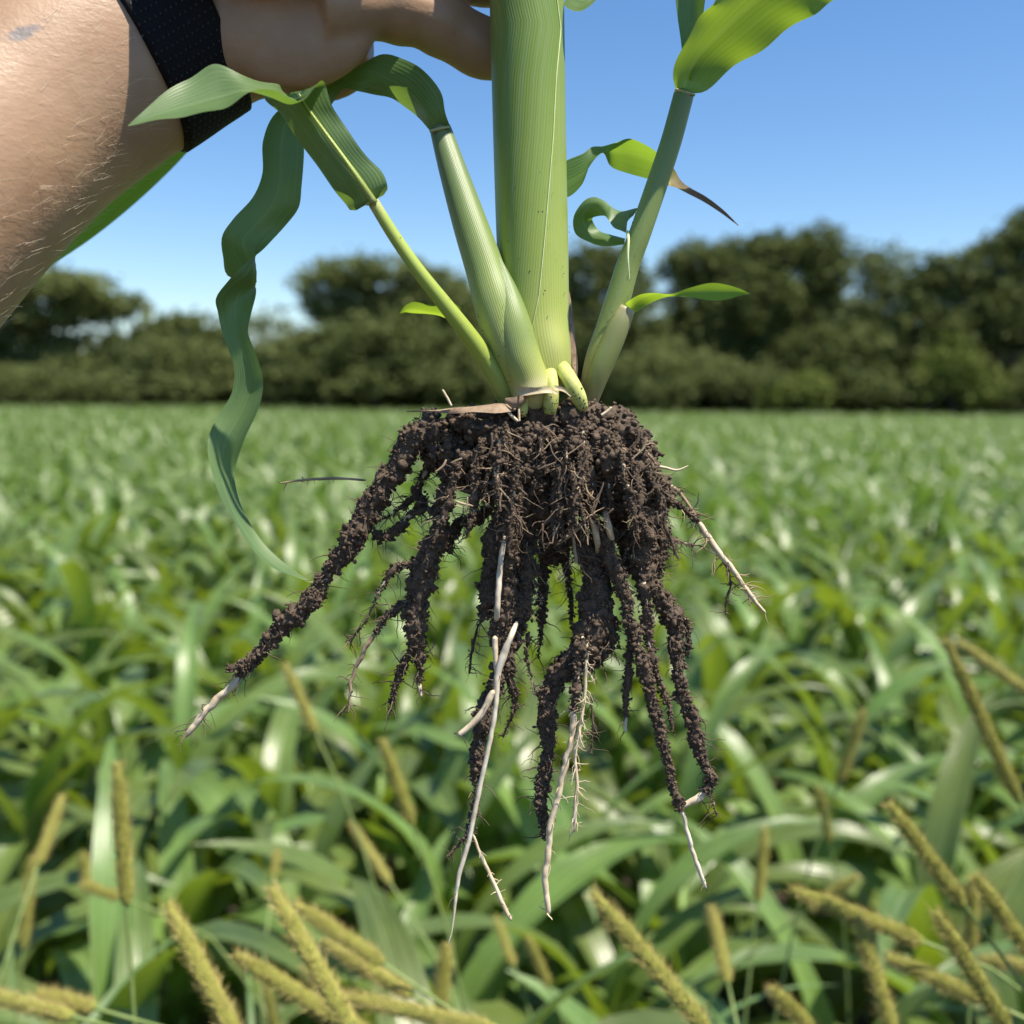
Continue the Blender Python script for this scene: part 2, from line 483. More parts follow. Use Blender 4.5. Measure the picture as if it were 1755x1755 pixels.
def plant_spec(rnd, top=0.92):
    n = rnd.randint(8, 10)
    az = rnd.uniform(0, 2 * math.pi)
    stem_h = top * rnd.uniform(0.58, 0.68)
    out = []
    for k in range(n):
        q = k / (n - 1)
        kind = min(6, max(0, int(q * 6.4 + rnd.uniform(-.6, .6))))
        if kind in (1, 2) and rnd.random() < 0.3: kind = 7
        h = stem_h * (0.34 + 0.66 * q ** 0.9)
        a = az + (math.pi if k % 2 else 0) + rnd.uniform(-0.75, 0.75)
        out.append((kind, h, a, rnd.uniform(0.8, 1.12), rnd.uniform(-0.18, 0.18)))
    return stem_h, out


leaf_meshes = []
for k, (L, W, e0, e1, tw, bw) in enumerate(LEAFKINDS):
    me = make_mesh('crop_leaf', *crop_leaf(L, W, e0, e1, tw, 0.10, 12, 5, k, bw)); me.materials.append(M_CROP); leaf_meshes.append(me)
sv, sf, suv = tube(np.array([(0, 0, z) for z in np.linspace(0, 1, 6)]), np.linspace(0.012, 0.006, 6), 7, ref=(1, 0, 0))
stem_me = make_mesh('crop_stem', sv, sf, suv); stem_me.materials.append(M_CROPSTEM)

rnd = random.Random(21)


def field_points(d0, d1, step, jit, half=0.60, pad=0.35):
    pts = []
    y = d0
    while y < d1:
        hw = y * half + pad
        x = -hw + rnd.uniform(0, step)
        while x < hw:
            pts.append((x + rnd.uniform(-jit, jit), y + rnd.uniform(-jit, jit)))
            x += step
        y += step
    return pts


near = sorted(field_points(1.0, 7.0, 0.225, 0.09), key=lambda p: p[1])
NEAR_N = 296
near_pts, rest_pts = near[:NEAR_N], near[NEAR_N:]
for (x, y) in near_pts:
    top = 1.09 * rnd.uniform(0.88, 1.08)
    if y < 1.25: top *= 0.88
    sh, leaves = plant_spec(rnd, top)
    t_ = thing('crop_plant', 'leafy green forage crop plant standing among its neighbours in the field', 'plant', (x, y, 0), 'crop plants in the near field')
    obj_me('stem', stem_me, t_, sc=(1, 1, sh))
    for (k, h, a, sc, pit) in leaves:
        if y > 2.5 and h < sh * 0.45: continue
        obj_me('leaf', leaf_meshes[k], t_, (0, 0, h), (0, pit, a), (sc, sc * rnd.uniform(1.0, 1.4), sc))
for (x, y, top, lb) in ((1.25, 6.6, 1.40, 'pale green crop plant rising above the even canopy beside the root ball'), (3.30, 7.2, 1.50, 'tall yellow-green crop plant standing well above the canopy before the tall trees')):
    sh, leaves = plant_spec(rnd, top)
    t_ = thing('crop_plant', lb, 'plant', (x, y, 0), 'taller crop plants')
    obj_me('stem', stem_me, t_, sc=(1, 1, sh))
    for (k, h, a, sc, pit) in leaves:
        obj_me('leaf', leaf_meshes[k], t_, (0, 0, h), (0, pit, a), (sc * 0.95, sc, sc))


def far_field(pts, ns, nc, skip, name):
    protos = [crop_leaf(L, W * 1.25, e0, e1, tw, 0.1, ns, nc, k, bw) for k, (L, W, e0, e1, tw, bw) in enumerate(LEAFKINDS)]
    buckets = {k: [] for k in range(8)}
    for (x, y) in pts:
        und = 0.05 * math.sin(x * .35 + 1) + 0.04 * math.sin(y * .5)
        sh, leaves = plant_spec(rnd, (1.07 + und * 0.6) * rnd.uniform(0.76, 1.15))
        for (k, h, a, sc, pit) in leaves:
            if h < sh * skip: continue
            buckets[k].append((x, y, h, a, sc))
    geos = []
    for k, rows in buckets.items():
        if not rows: continue
        pv, pf, puv = protos[k]
        r = np.array(rows); n = len(r)
        c, s_ = np.cos(r[:, 3])[:, None], np.sin(r[:, 3])[:, None]
        px, py, pz = pv[:, 0][None], pv[:, 1][None], pv[:, 2][None]
        v = np.stack([r[:, 0:1] + r[:, 4:5] * (c * px - s_ * py), r[:, 1:2] + r[:, 4:5] * (s_ * px + c * py), r[:, 2:3] + r[:, 4:5] * pz], -1)
        f = (pf[None] + (np.arange(n) * len(pv))[:, None, None]).reshape(-1, 4)
        geos.append((v.reshape(-1, 3), f, np.tile(puv, (n, 1))))
    v, f, uv = merge(geos)
    return obj(name, v, f, M_CROPFAR, None, uv, True)


M_CROPFAR = leaf_mat('crop_leaf_far', (0.042, 0.084, 0.012), (0.195, 0.275, 0.072), (0.32, 0.40, 0.20), (0.30, 0.55, 0.02), 0.24, 0.38, 14, 4.5, 0.0012, rnd=False, spec=0.65)
mid_pts = rest_pts + field_points(7.0, 16, 0.33, 0.16)
far_pts = field_points(16, 34, 0.42, 0.2) + field_points(34, 78, 0.66, 0.3)
fo = far_field(mid_pts, 8, 3, 0.45, 'crop_canopy')
fo['kind'] = 'stuff'; fo['label'] = 'dense green crop canopy filling the middle of the field'; fo['category'] = 'crop'
fo = far_field(far_pts, 5, 3, 0.6, 'crop_canopy')
fo['kind'] = 'stuff'; fo['label'] = 'far even green crop canopy running up to the tree line'; fo['category'] = 'crop'

# ------------------------------------------------------------------ trees and shrubs along the far side
M_BARK = plain_mat('bark', (0.05, 0.04, 0.03), (0.13, 0.105, 0.08), 3, 0.9, 0.02)


def foliage_mat(name, a, b):
    m, t, bs, out = new_mat(name)
    oc = nd(t, 'ShaderNodeTexCoord').outputs['Object']
    n = noise(t, oc, 0.9, 5, 0.7)
    base = ramp(t, n, [(0.3, a), (0.7, b)])
    t.links.new(base, bs.inputs['Base Color']); bs.inputs['Roughness'].default_value = 0.75; bs.inputs['Specular IOR Level'].default_value = 0.2
    tr = nd(t, 'ShaderNodeBsdfTranslucent'); t.links.new(base, tr.inputs[0])
    mx = nd(t, 'ShaderNodeMixShader', i_0=0.3)
    t.links.new(bs.outputs[0], mx.inputs[1]); t.links.new(tr.outputs[0], mx.inputs[2]); t.links.new(mx.outputs[0], out.inputs[0])
    return m


M_FOLD = foliage_mat('dark_foliage', (0.085, 0.112, 0.032), (0.165, 0.195, 0.062))
M_FOLM = foliage_mat('olive_foliage', (0.12, 0.15, 0.044), (0.21, 0.245, 0.085))
M_FOLB = foliage_mat('dark_bush_foliage', (0.06, 0.082, 0.026), (0.125, 0.155, 0.05))  # darkest foliage green, used on most of the rear bushes
M_FOLL = foliage_mat('yellowgreen_foliage', (0.12, 0.16, 0.03), (0.20, 0.25, 0.06))


def wpos(px, D):
    """ground position seen at column px, D metres ahead"""
    return np.array(((px - 877.5) / FP * D, D, 0.0))


def zof(py, D):
    return 1.5 + D * ((877.5 - py) / FP * math.cos(PITCH) - math.sin(PITCH)) / (math.cos(PITCH) + (877.5 - py) / FP * math.sin(PITCH))


def tree(name, label, px, D, clumps, mat, leaf=0.30, dens=1.0, trunk_r=0.22, group=None, trunks=1):
    """clumps: (px, py, rx px, ry px, dy m) ellipsoids of foliage"""
    base = wpos(px, D)
    t_ = thing(name, label, 'shrub' if name in ('shrub', 'bush') else 'tree', base, group)
    k = D / FP
    cl = []
    for (cx, cy, rx, ry, dy) in clumps:
        c = wpos(cx, D); c[1] += dy; c[2] = zof(cy, D)
        cl.append((c, rx * k, min(rx * k * 0.9, 3.2), ry * k))
    # trunk and limbs
    geos = []
    top = max(c[2] for c, *_ in cl)
    fork = base + np.array((0, 0, max(0.8, top * 0.38)))
    for q in range(trunks):
        off = np.array((random.uniform(-.5, .5), random.uniform(-.3, .3), 0)) * (trunks > 1)
        p = catmull([base + off, base + off * 1.4 + np.array((random.uniform(-.15, .15), 0, fork[2] * .5)), fork + off * 1.8], 8)
        geos.append(tube(p, np.linspace(trunk_r, trunk_r * .7, 8), 9, cap=False)[:2])
        for (c, rx, ry, rz) in cl:
            s = fork + off * 1.8 - np.array((0, 0, random.uniform(0, fork[2] * .3)))
            mid = (s + c) / 2 + np.array((0, 0, 0.2 * rz)) + RNG.normal(size=3) * 0.2
            p = catmull([s, mid, c + np.array((0, 0, rz * .3))], 9)
            geos.append(tube(p, np.linspace(trunk_r * .5, trunk_r * .08, 9), 6, cap=False)[:2])
            for z in range(3):
                e = c + np.array((random.uniform(-.8, .8) * rx, random.uniform(-.8, .8) * ry, random.uniform(-.2, .7) * rz))
                p2 = catmull([p[5], (p[5] + e) / 2 + np.array((0, 0, .1)), e], 6)
                geos.append(tube(p2, np.linspace(trunk_r * .22, trunk_r * .04, 6), 5, cap=False)[:2])
    v, f, _ = merge(geos)
    obj('trunk', v, f, M_BARK, t_)
    # crown: small leaf sprays gathered in twig clusters through each clump
    cen, rad = [], []
    for (c, rx, ry, rz) in cl:
        n = int(dens * 60 * (rx * ry + rx * rz + ry * rz) / 3) + 16
        d = RNG.normal(size=(n, 3)); d /= np.linalg.norm(d, axis=1)[:, None]
        rr = RNG.uniform(0.35, 1.0, n) ** 0.55
        wob = 1 + 0.35 * vnoise(d * 2.2 + c, 3)
        cen.append(c + d * (rr * wob)[:, None] * np.array((rx, ry, rz))); rad.append(np.full(n, min(rx, rz)))
    cen = np.vstack(cen); keep = vnoise(cen * 0.75, 11) > -0.55
    cen = cen[keep]; cen = cen[cen[:, 2] > 0.15]
    m = 9
    lc = (cen[:, None] + RNG.normal(size=(len(cen), m, 3)) * np.array((0.33, 0.33, 0.22))).reshape(-1, 3)
    n = len(lc)
    a = RNG.normal(size=(n, 3)); a[:, 2] *= 0.6; a /= np.linalg.norm(a, axis=1)[:, None]
    b = np.cross(a, RNG.normal(size=(n, 3))); b /= np.linalg.norm(b, axis=1)[:, None] + 1e-9
    sz = RNG.uniform(0.6, 1.25, (n, 1)) * leaf * 1.25
    v = np.stack([lc - a * sz * .6, lc + b * sz * .28, lc + a * sz * .6, lc - b * sz * .28], 1).reshape(-1, 3)
    f = np.arange(n * 4).reshape(-1, 4)
    obj('crown', v, f, mat, t_, smooth=False)
    return t_


G = 'trees along the far edge of the field'
tree('umbrella_tree', 'flat-topped spreading tree beyond the field behind the forearm', 40, 62,
     [(-20, 505, 120, 26, 0), (90, 500, 110, 24, -1), (180, 528, 70, 20, 1), (-90, 520, 110, 40, 1), (60, 545, 130, 22, 0), (30, 610, 120, 50, 1), (150, 640, 80, 45, 0), (-100, 620, 110, 70, 0)], M_FOLM, 0.34, 1.0, 0.26, G)
tree('low_tree', 'low bushy tree between the flat-topped tree and the hanging leaf', 290, 64,
     [(235, 640, 60, 45, 0), (300, 632, 65, 45, -.5), (365, 640, 60, 50, 0), (270, 668, 120, 30, 0)], M_FOLM, 0.32, 1.0, 0.16, G)
tree('sparse_tree', 'thin wispy see-through tree beside the twisted hanging leaf', 455, 66,
     [(430, 590, 40, 50, 0), (470, 575, 36, 45, 0.5), (490, 610, 45, 50, 0), (440, 640, 50, 45, 0)], M_FOLM, 0.26, 0.35, 0.12, G)
tree('spreading_tree', 'spreading olive tree behind the thin tiller stalks', 650, 61,
     [(560, 490, 52, 30, 0), (610, 468, 60, 26, 0), (680, 468, 62, 26, -.5), (740, 500, 60, 34, 0), (560, 530, 40, 22, 0.5), (630, 520, 60, 30, 1), (700, 530, 70, 34, 0), (790, 540, 40, 34, 0), (650, 560, 80, 26, 0)], M_FOLM, 0.30, 0.9, 0.24, G)
tree('dense_tree', 'dark dense bush-like tree under the spreading olive tree', 640, 58,
     [(510, 625, 60, 48, 0), (580, 612, 60, 45, 0), (650, 605, 70, 48, -.5), (730, 608, 70, 50, 0), (800, 625, 60, 48, 0), (600, 655, 140, 32, 0), (760, 655, 100, 32, 0)], M_FOLD, 0.32, 1.1, 0.2, G)
tree('dense_tree', 'dark leafy tree seen just right of the thick green stem', 1010, 61,
     [(930, 540, 60, 60, 0), (1000, 470, 55, 55, 0), (1060, 465, 50, 45, .5), (1010, 560, 80, 60, 0), (1080, 560, 60, 60, -.5), (960, 640, 90, 50, 0), (1060, 640, 80, 50, 0), (880, 620, 60, 60, 0)], M_FOLD, 0.32, 1.0, 0.25, G)
tree('dense_tree', 'big rounded dark tree topping the clump behind the small side leaf', 1350, 63,
     [(1180, 450, 55, 36, 0), (1250, 445, 50, 38, .5), (1310, 430, 50, 36, 0), (1385, 425, 42, 42, 0), (1400, 470, 40, 50, -.5), (1200, 520, 70, 55, 0), (1290, 510, 70, 60, -1), (1370, 540, 55, 60, 0), (1160, 590, 60, 50, 0), (1220, 600, 70, 55, 0), (1310, 595, 70, 60, 0), (1385, 620, 60, 50, 0)], M_FOLD, 0.34, 1.05, 0.3, G)
tree('sparse_tree', 'slim open tree standing in the gap between two dark tree clumps', 1490, 64,
     [(1470, 440, 30, 30, 0), (1510, 445, 32, 34, 0.4), (1480, 500, 40, 36, 0), (1530, 500, 40, 36, 0), (1500, 560, 60, 50, 0)], M_FOLM, 0.28, 0.6, 0.16, G)
tree('dense_tree', 'tallest dark tree rising at the far end of the tree line', 1720, 60,
     [(1740, 400, 46, 50, 0), (1800, 380, 70, 70, 0), (1690, 440, 46, 46, 0), (1630, 470, 50, 44, 0), (1580, 480, 40, 40, .5), (1700, 530, 80, 60, -.5), (1620, 560, 70, 55, 0), (1790, 500, 80, 90, 0), (1560, 560, 50, 50, 0)], M_FOLD, 0.33, 1.05, 0.3, G)
tree('dense_tree', 'dark lower tree filling the gap under the slim open tree', 1430, 60,
     [(1400, 610, 70, 55, 0), (1470, 600, 60, 50, 0), (1530, 610, 60, 50, 0), (1450, 660, 110, 35, 0)], M_FOLD, 0.32, 1.0, 0.2, G)
G2 = 'shrubs at the foot of the trees'
for (px, D, cl, m, lb) in (
        (1120, 57.5, [(1080, 640, 40, 36, 0), (1130, 620, 50, 40, 0), (1120, 665, 70, 26, 0)], M_FOLM, 'olive shrub at the foot of the trees below the small side leaf'),
        (1270, 58, [(1225, 640, 50, 36, 0), (1300, 655, 46, 28, 0)], M_FOLM, 'broad olive shrub in front of the big rounded tree'),
        (1360, 57, [(1340, 672, 40, 20, 0), (1385, 662, 34, 26, 0)], M_FOLL, 'yellow-green shrub in front of the dark lower tree'),
        (1600, 57.5, [(1590, 640, 34, 40, 0), (1625, 615, 40, 40, 0), (1670, 655, 50, 30, 0)], M_FOLL, 'yellow-green leaning shrub in front of the tallest tree'),
        (1730, 57.5, [(1720, 665, 36, 28, 0), (1775, 640, 50, 44, 0)], M_FOLM, 'olive shrub below the tallest tree'),
        (60, 58, [(-10, 665, 80, 30, 0), (80, 668, 80, 28, 0), (170, 672, 60, 22, 0)], M_FOLD, 'low dark shrub under the flat-topped tree')):
    tree('shrub', lb, px, D, cl, m, 0.26, 1.1, 0.07, G2, 2)

for k, px in enumerate(np.linspace(-120, 1880, 15)):
    D = 66 + 5 * math.sin(k * 2.1); h = (640 if px < 500 else 575) + 45 * math.sin(k * 1.7)
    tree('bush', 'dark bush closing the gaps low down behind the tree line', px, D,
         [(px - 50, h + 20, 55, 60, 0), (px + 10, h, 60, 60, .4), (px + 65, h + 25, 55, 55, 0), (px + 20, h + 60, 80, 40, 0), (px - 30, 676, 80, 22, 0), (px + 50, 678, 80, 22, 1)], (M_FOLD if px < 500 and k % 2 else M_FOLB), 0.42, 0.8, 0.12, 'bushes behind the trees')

# ------------------------------------------------------------------ foxtail grass in the foreground
M_SPIKE = plain_mat('foxtail_spikelets', (0.24, 0.26, 0.045), (0.46, 0.44, 0.11), 75, 0.6, 0.0005)
M_BRISTLE = plain_mat('foxtail_bristles', (0.34, 0.26, 0.07), (0.56, 0.46, 0.18), 20, 0.6, 0.0001)
M_STRAW = plain_mat('foxtail_stalk', (0.15, 0.22, 0.06), (0.27, 0.34, 0.11), 40, 0.5, 0.0002)
M_GRASS = leaf_mat('foxtail_blade', (0.08, 0.15, 0.04), (0.14, 0.22, 0.065), (0.26, 0.36, 0.16), (0.30, 0.5, 0.04), 0.3, 0.4, 8, 12, 0.0003)


def spike_meshes(seed):
    """unit seed head along +Z: length 1, radius about 0.06"""
    r = np.random.default_rng(seed)
    n = 420
    z = np.linspace(0.0, 0.985, n)
    th = np.arange(n) * 2.39996
    R = 0.050 * np.minimum(1, np.minimum(0.6 + z * 5, (1.0 - z) * 3.2 + 0.16)) * r.uniform(.9, 1.08, n)
    c = np.stack([np.cos(th) * R, np.sin(th) * R, z], 1)
    base = ICO1 * np.array((0.0115, 0.0115, 0.020))
    dirv = np.stack([np.cos(th), np.sin(th), np.full(n, 1.6)], 1); dirv /= np.linalg.norm(dirv, axis=1)[:, None]
    v = []
    for i in range(n):
        q = Vector((0, 0, 1)).rotation_difference(Vector(dirv[i]))
        v.append(base @ np.array(q.to_matrix()).T + c[i])
    v = np.vstack(v); f = (ICO1F[None] + (np.arange(n) * 12)[:, None, None]).reshape(-1, 3)
    me = make_mesh('seed_head', v, f); me.materials.append(M_SPIKE)
    core = tube(np.array([(0, 0, q) for q in np.linspace(0, .99, 8)]), 0.046 * np.array([.6, .95, 1, 1, 1, .85, .55, .15]), 10, ref=(1, 0, 0), cap=False)
    bs = 900
    i = r.integers(0, n, bs)
    a = c[i]; d = dirv[i] + r.normal(size=(bs, 3)) * 0.18; d[:, 2] -= 0.2; d /= np.linalg.norm(d, axis=1)[:, None]
    L = r.uniform(0.06, 0.12, bs)[:, None]
    p = np.cross(d, r.normal(size=(bs, 3))); p /= np.linalg.norm(p, axis=1)[:, None]
    wv = 0.0026
    bv = np.stack([a - p * wv, a + p * wv, a + d * L], 1).reshape(-1, 3)
    bf = np.arange(bs * 3).reshape(-1, 3)
    mb = make_mesh('bristles', bv, bf, smooth=False); mb.materials.append(M_BRISTLE)
    cm = make_mesh('rachis', core[0], core[1], core[2]); cm.materials.append(M_SPIKE)
    return me, mb, cm


SPIKES = [spike_meshes(s) for s in (1, 2, 3)]
grass_me = []
for k, (L, W, e0, e1, tw, bw) in enumerate([(0.32, .009, 70, -40, .6, .1), (0.26, .011, 62, -60, -.5, -.1), (0.36, .008, 78, -20, .4, .05)]):
    me = make_mesh('foxtail_leaf', *crop_leaf(L, W, e0, e1, tw, .1, 10, 3, 40 + k, bw)); me.materials.append(M_GRASS); grass_me.append(me)

FOX = [(405, 1775, 287, 1548, 40), (217, 1548, 201, 1308, 34), (66, 1480, 108, 1362, 23), (40, 1625, 56, 1470, 20), (122, 1742, -60, 1695, 35), (162, 1728, 62, 1700, 34),
       (600, 1755, 463, 1518, 42), (655, 1650, 505, 1548, 34), (705, 1705, 553, 1612, 34), (585, 1748, 402, 1634, 36), (850, 1765, 572, 1704, 36), (1215, 1768, 1014, 1528, 40),
       (1247, 1682, 1219, 1552, 28), (1410, 1780, 1322, 1693, 34), (1578, 1612, 1357, 1524, 34), (1532, 1775, 1469, 1568, 36), (1650, 1548, 1522, 1376, 36), (1770, 1640, 1669, 1498, 36),
       (1728, 1765, 1603, 1562, 38), (1664, 1625, 1668, 1505, 28), (1800, 1665, 1676, 1642, 30), (1690, 1715, 1518, 1638, 34), (1746, 1372, 1620, 1096, 30), (1775, 1195, 1640, 1098, 24),
       (1437, 1342, 1482, 1218, 22), (541, 1255, 488, 1138, 22), (706, 1412, 654, 1266, 26), (668, 1512, 600, 1408, 20), (755, 1725, 766, 1618, 30), (880, 1655, 850, 1570, 18),
       (472, 1765, 455, 1678, 24), (204, 1538, 138, 1514, 22), (1298, 1545, 1312, 1418, 22), (1422, 1442, 1404, 1350, 18), (640, 1790, 520, 1655, 30), (1385, 1560, 1470, 1500, 22), (150, 1525, 145, 1460, 18),
       (470, 1500, 476, 1455, 18), (940, 1690, 905, 1605, 20)]
SHORT = ('foxtail weed whose yellow-green seed head stands almost upright in the margin', 'foxtail weed whose yellow-green seed head leans over at a slant', 'foxtail weed whose yellow-green seed head lies almost flat across the other weeds')
fr = random.Random(5)
for i, (bx, by, tx, ty, wpx) in enumerate(FOX):
    d = 20.5 / wpx
    B = P(bx, by, d); T = P(tx, ty, d + fr.uniform(-0.02, 0.05))
    ax = T - B; L = np.linalg.norm(ax); ax = ax / L
    tilt = math.degrees(math.atan2(abs(tx - bx), abs(ty - by))); ang = 0 if tilt < 22 else 1 if tilt < 52 else 2
    foot = np.array((B[0] - ax[0] * 0.45 + fr.uniform(-.05, .05), max(0.45, B[1] - ax[1] * 0.3 + fr.uniform(0, .1)), 0))
    t_ = thing('foxtail_weed', SHORT[ang], 'weed', foot, ('upright', 'leaning', 'flat-lying')[ang] + ' foxtail weeds in the field margin')
    me, mb, cm = SPIKES[i % 3]
    q = Vector((0, 0, 1)).rotation_difference(Vector(ax)) @ Quaternion((0, 0, 1), fr.uniform(0, 6))
    rad = wpx * d / FP * 0.44 / 0.05 * 1.0      # head radius
    rs = rad / 1.0
    loc = B - foot
    h = obj_me('seed_head', me, t_, loc); h.rotation_mode = 'QUATERNION'; h.rotation_quaternion = q; h.scale = (rs * 0.66, rs * 0.66, L)
    for nm, m2 in (('rachis', cm), ('bristles', mb)):
        c = bpy.data.objects.new(nm, m2); COL.objects.link(c); c.parent = h
        if nm == 'bristles': c['kind'] = 'stuff'
    k1 = B - ax * 0.10 + np.array((0, 0, -0.01)); k2 = (k1 + foot) / 2 + np.array((-ax[0] * .10, -ax[1] * .05, -0.05))
    pth = catmull([B + ax * 0.01, B - ax * 0.04, k1, k2, foot], 22)
    v, f, uv = tube(pth, np.linspace(0.0011, 0.0022, 22), 6, cap=False)
    obj('stalk', v, f, M_STRAW, t_, uv)
    for z in range(3):
        s = pth[7 + 4 * z] - foot
        obj_me('leaf', grass_me[fr.randrange(3)], t_, s, (0, fr.uniform(-.2, .2), fr.uniform(0, 6.28)), (fr.uniform(.7, 1.15),) * 3)

# ------------------------------------------------------------------ the uprooted plant
crown = Q(935, 690)
PL = thing('uprooted_plant', 'uprooted crop plant with thick green stem, tillers and soil-covered roots held in a hand', 'plant', crown)

# main stem and the overlapping sheath
main_rows = [(940, 672, 0, 78), (933, 645, 0, 96), (925, 610, 0, 108), (918, 560, 0, 116), (914, 427, 0, 120), (910, 285, 0, 122), (907, 142, 0, 124), (904, 0, 0, 125), (900, -250, 0, 122), (897, -620, 0, 112)]
pth, rad = traced(main_rows, 120)
v, f, uv = tube(pth, rad, 72)
vv = v[:len(pth) * 73].reshape(len(pth), 73, 3)
# swelling of the node near the base, towards the camera and to the right
for (bx, by, amp, sx) in ((958, 598, 0.0016, 0.0042), (925, 640, 0.0012, 0.004)):
    c = Q(bx, by, -9)
    dd = np.exp(-np.sum((v - c) ** 2, axis=1) / (2 * sx ** 2))
    v = v + dd[:, None] * amp * np.array((0.25, -0.9, 0.1))
obj('stem', v, f, M_MAIN, PL, uv)


def partial_tube(rows, th0, th1, n, N, grow, ref=None, open_fn=None):
    """a sheath: part of a tube between two angles (per-row), slightly proud"""
    pth, rad = traced(rows, N)
    t, a, b = frames(pth, FWD if ref is None else ref)
    s = np.linspace(0, 1, n)
    v = []
    for i in range(N):
        t0 = th0(i / (N - 1)); t1 = th1(i / (N - 1)); th = t0 + (t1 - t0) * s
        r = rad[i] * grow + 0.00025
        v.append(pth[i] + a[i] * (np.cos(th) * r)[:, None] + b[i] * (np.sin(th) * r)[:, None])
    v = np.array(v).reshape(-1, 3)
    uv = np.stack(np.meshgrid(s * 0.8, np.linspace(0, 1, N)), -1).reshape(-1, 2)
    i = np.arange(N - 1)[:, None] * n; j = np.arange(n - 1)[None, :]
    f = np.stack([i + j, i + j + 1, i + j + n + 1, i + j + n], -1).reshape(-1, 4)
    return v, f, uv, t, a, b, pth, rad


# margin position traced on the stem: x at given y -> angle (0 = far side, pi = towards camera, sin sign by frame)
tt, aa, bb = frames(pth, FWD)
sgn = np.sign(bb[60].dot(RIGHT))
MY = np.array([-620, -60, 0, 69, 155, 256, 342, 427, 520, 600]); MX = np.array([930, 940, 948, 958, 950, 945, 938, 931, 922, 905])
sh_rows = [(920, 585, 0, 112), (918, 540, 0, 117), (914, 427, 0, 121), (910, 285, 0, 123), (907, 142, 0, 125), (904, 0, 0, 126), (900, -250, 0, 123), (897, -600, 0, 113)]
p2, r2 = traced(sh_rows, 90)


def px_of(p):
    d = p - CAM; z = d.dot(FWD)
    return 877.5 + FP * d.dot(RIGHT) / z, 877.5 - FP * d.dot(UP) / z


def th_margin(q):
    i = min(89, int(round(q * 89)))
    x, y = px_of(p2[i]); mx = np.interp(y, MY, MX)
    s = np.clip((mx - x) * D0 / FP / r2[i], -0.97, 0.97)
    return math.pi - math.asin(s) * sgn


v, f, uv, t, a, b, pp, rr = partial_tube(sh_rows, lambda q: th_margin(q), lambda q: th_margin(q) + sgn * 4.2, 60, 90, 1.006)
sh = obj('leaf_sheath', v, f, M_SHEATH, PL, uv)
edge = v.reshape(90, 60, 3)[:, 0] + np.array((0, -0.0001, 0))
ev, ef, euv = tube(edge, np.linspace(0.00012, 0.00035, 90), 6, cap=False)
obj('margin', ev, ef, M_MARGIN, sh, euv)


def tiller(rows, mat, n=40, N=70):
    pth, rad = traced(rows, N)
    v, f, uv = tube(pth, rad, n)
    return obj('tiller', v, f, mat, PL, uv), pth, rad


T1, T1p, T1r = tiller([(872, 700, -5, 26), (862, 668, -8, 34), (835, 620, -11, 33), (800, 570, -14, 30), (765, 525, -16, 27), (720, 468, -18, 24), (676, 405, -19, 22), (637, 342, -20, 20)], M_THIN, 28)
T2, T2p, T2r = tiller([(918, 690, -5, 60), (912, 672, -8, 72), (902, 650, -9, 68), (886, 620, -10, 66), (872, 590, -10, 71), (852, 530, -9, 76), (834, 470, -7, 68), (806, 385, -4, 60), (774, 285, 0, 47), (755, 222, 3, 37)], M_TILLER, 44)
T3, T3p, T3r = tiller([(1008, 702, 2, 20), (1012, 665, 1, 34), (1023, 622, 0, 43), (1044, 562, -1, 45), (1060, 510, -2, 43), (1076, 455, -3, 40), (1094, 408, -4, 38), (1120, 333, -5, 37), (1150, 243, -6, 36), (1173, 158, -7, 35)], M_TRIGHT, 34)

# overlapping sheath with a free pointed tip on the stout tiller
rows = [(915, 676, -10, 70), (908, 655, -10, 68), (891, 612, -11, 70), (880, 560, -11.5, 62), (868, 505, -10, 44), (858, 465, -9, 24), (847, 430, -8, 8)]
pp, rr = traced(rows, 40)
v, f, uv = tube(pp, rr, 30, rad2=rr * 1.0)
obj('leaf_sheath', v, f, M_TILLER, T2, uv)
# pale sheath and a free margin on the right tiller
rows = [(1011, 696, 0, 22), (1026, 640, -2, 38), (1047, 590, -3.5, 40), (1064, 551, -4.5, 36), (1076, 528, -5, 26)]
pp, rr = traced(rows, 30); v, f, uv = tube(pp, rr, 26)
obj('leaf_sheath', v, f, M_PALESHEATH, T3, uv)
pp, rr = traced([(1079, 482, -9, 2), (1076, 440, -10, 4), (1077, 410, -9, 5), (1075, 397, -7, 6)], 20); v, f, uv = tube(pp, rr, 8)
obj('leaf_sheath', v, f, M_MARGIN, T3, uv)
# dry sheath strip on the right flank of the stem
rows = [(975, 500, 0, 976, 500, 1), (976, 540, -2, 982, 540, 3), (977, 590, -2, 987, 590, 3), (980, 620, -2, 990, 625, 3), (984, 650, -2, 990, 655, 2)]
v, f, uv = ribbon(rows, 24, 5, 0.1); obj('dry_husk', v, f, M_HUSK, PL, uv)

# leaves ------------------------------------------------------------
def leaf(rows, mat, n=70, nc=11, cup=0.1, ripple=0.0, parent=None, sharp=0.5, seed=0):
    v, f, uv = ribbon(rows, n, nc, cup, ripple, seed, sharp)
    return obj('leaf', v, f, mat, parent or PL, uv)


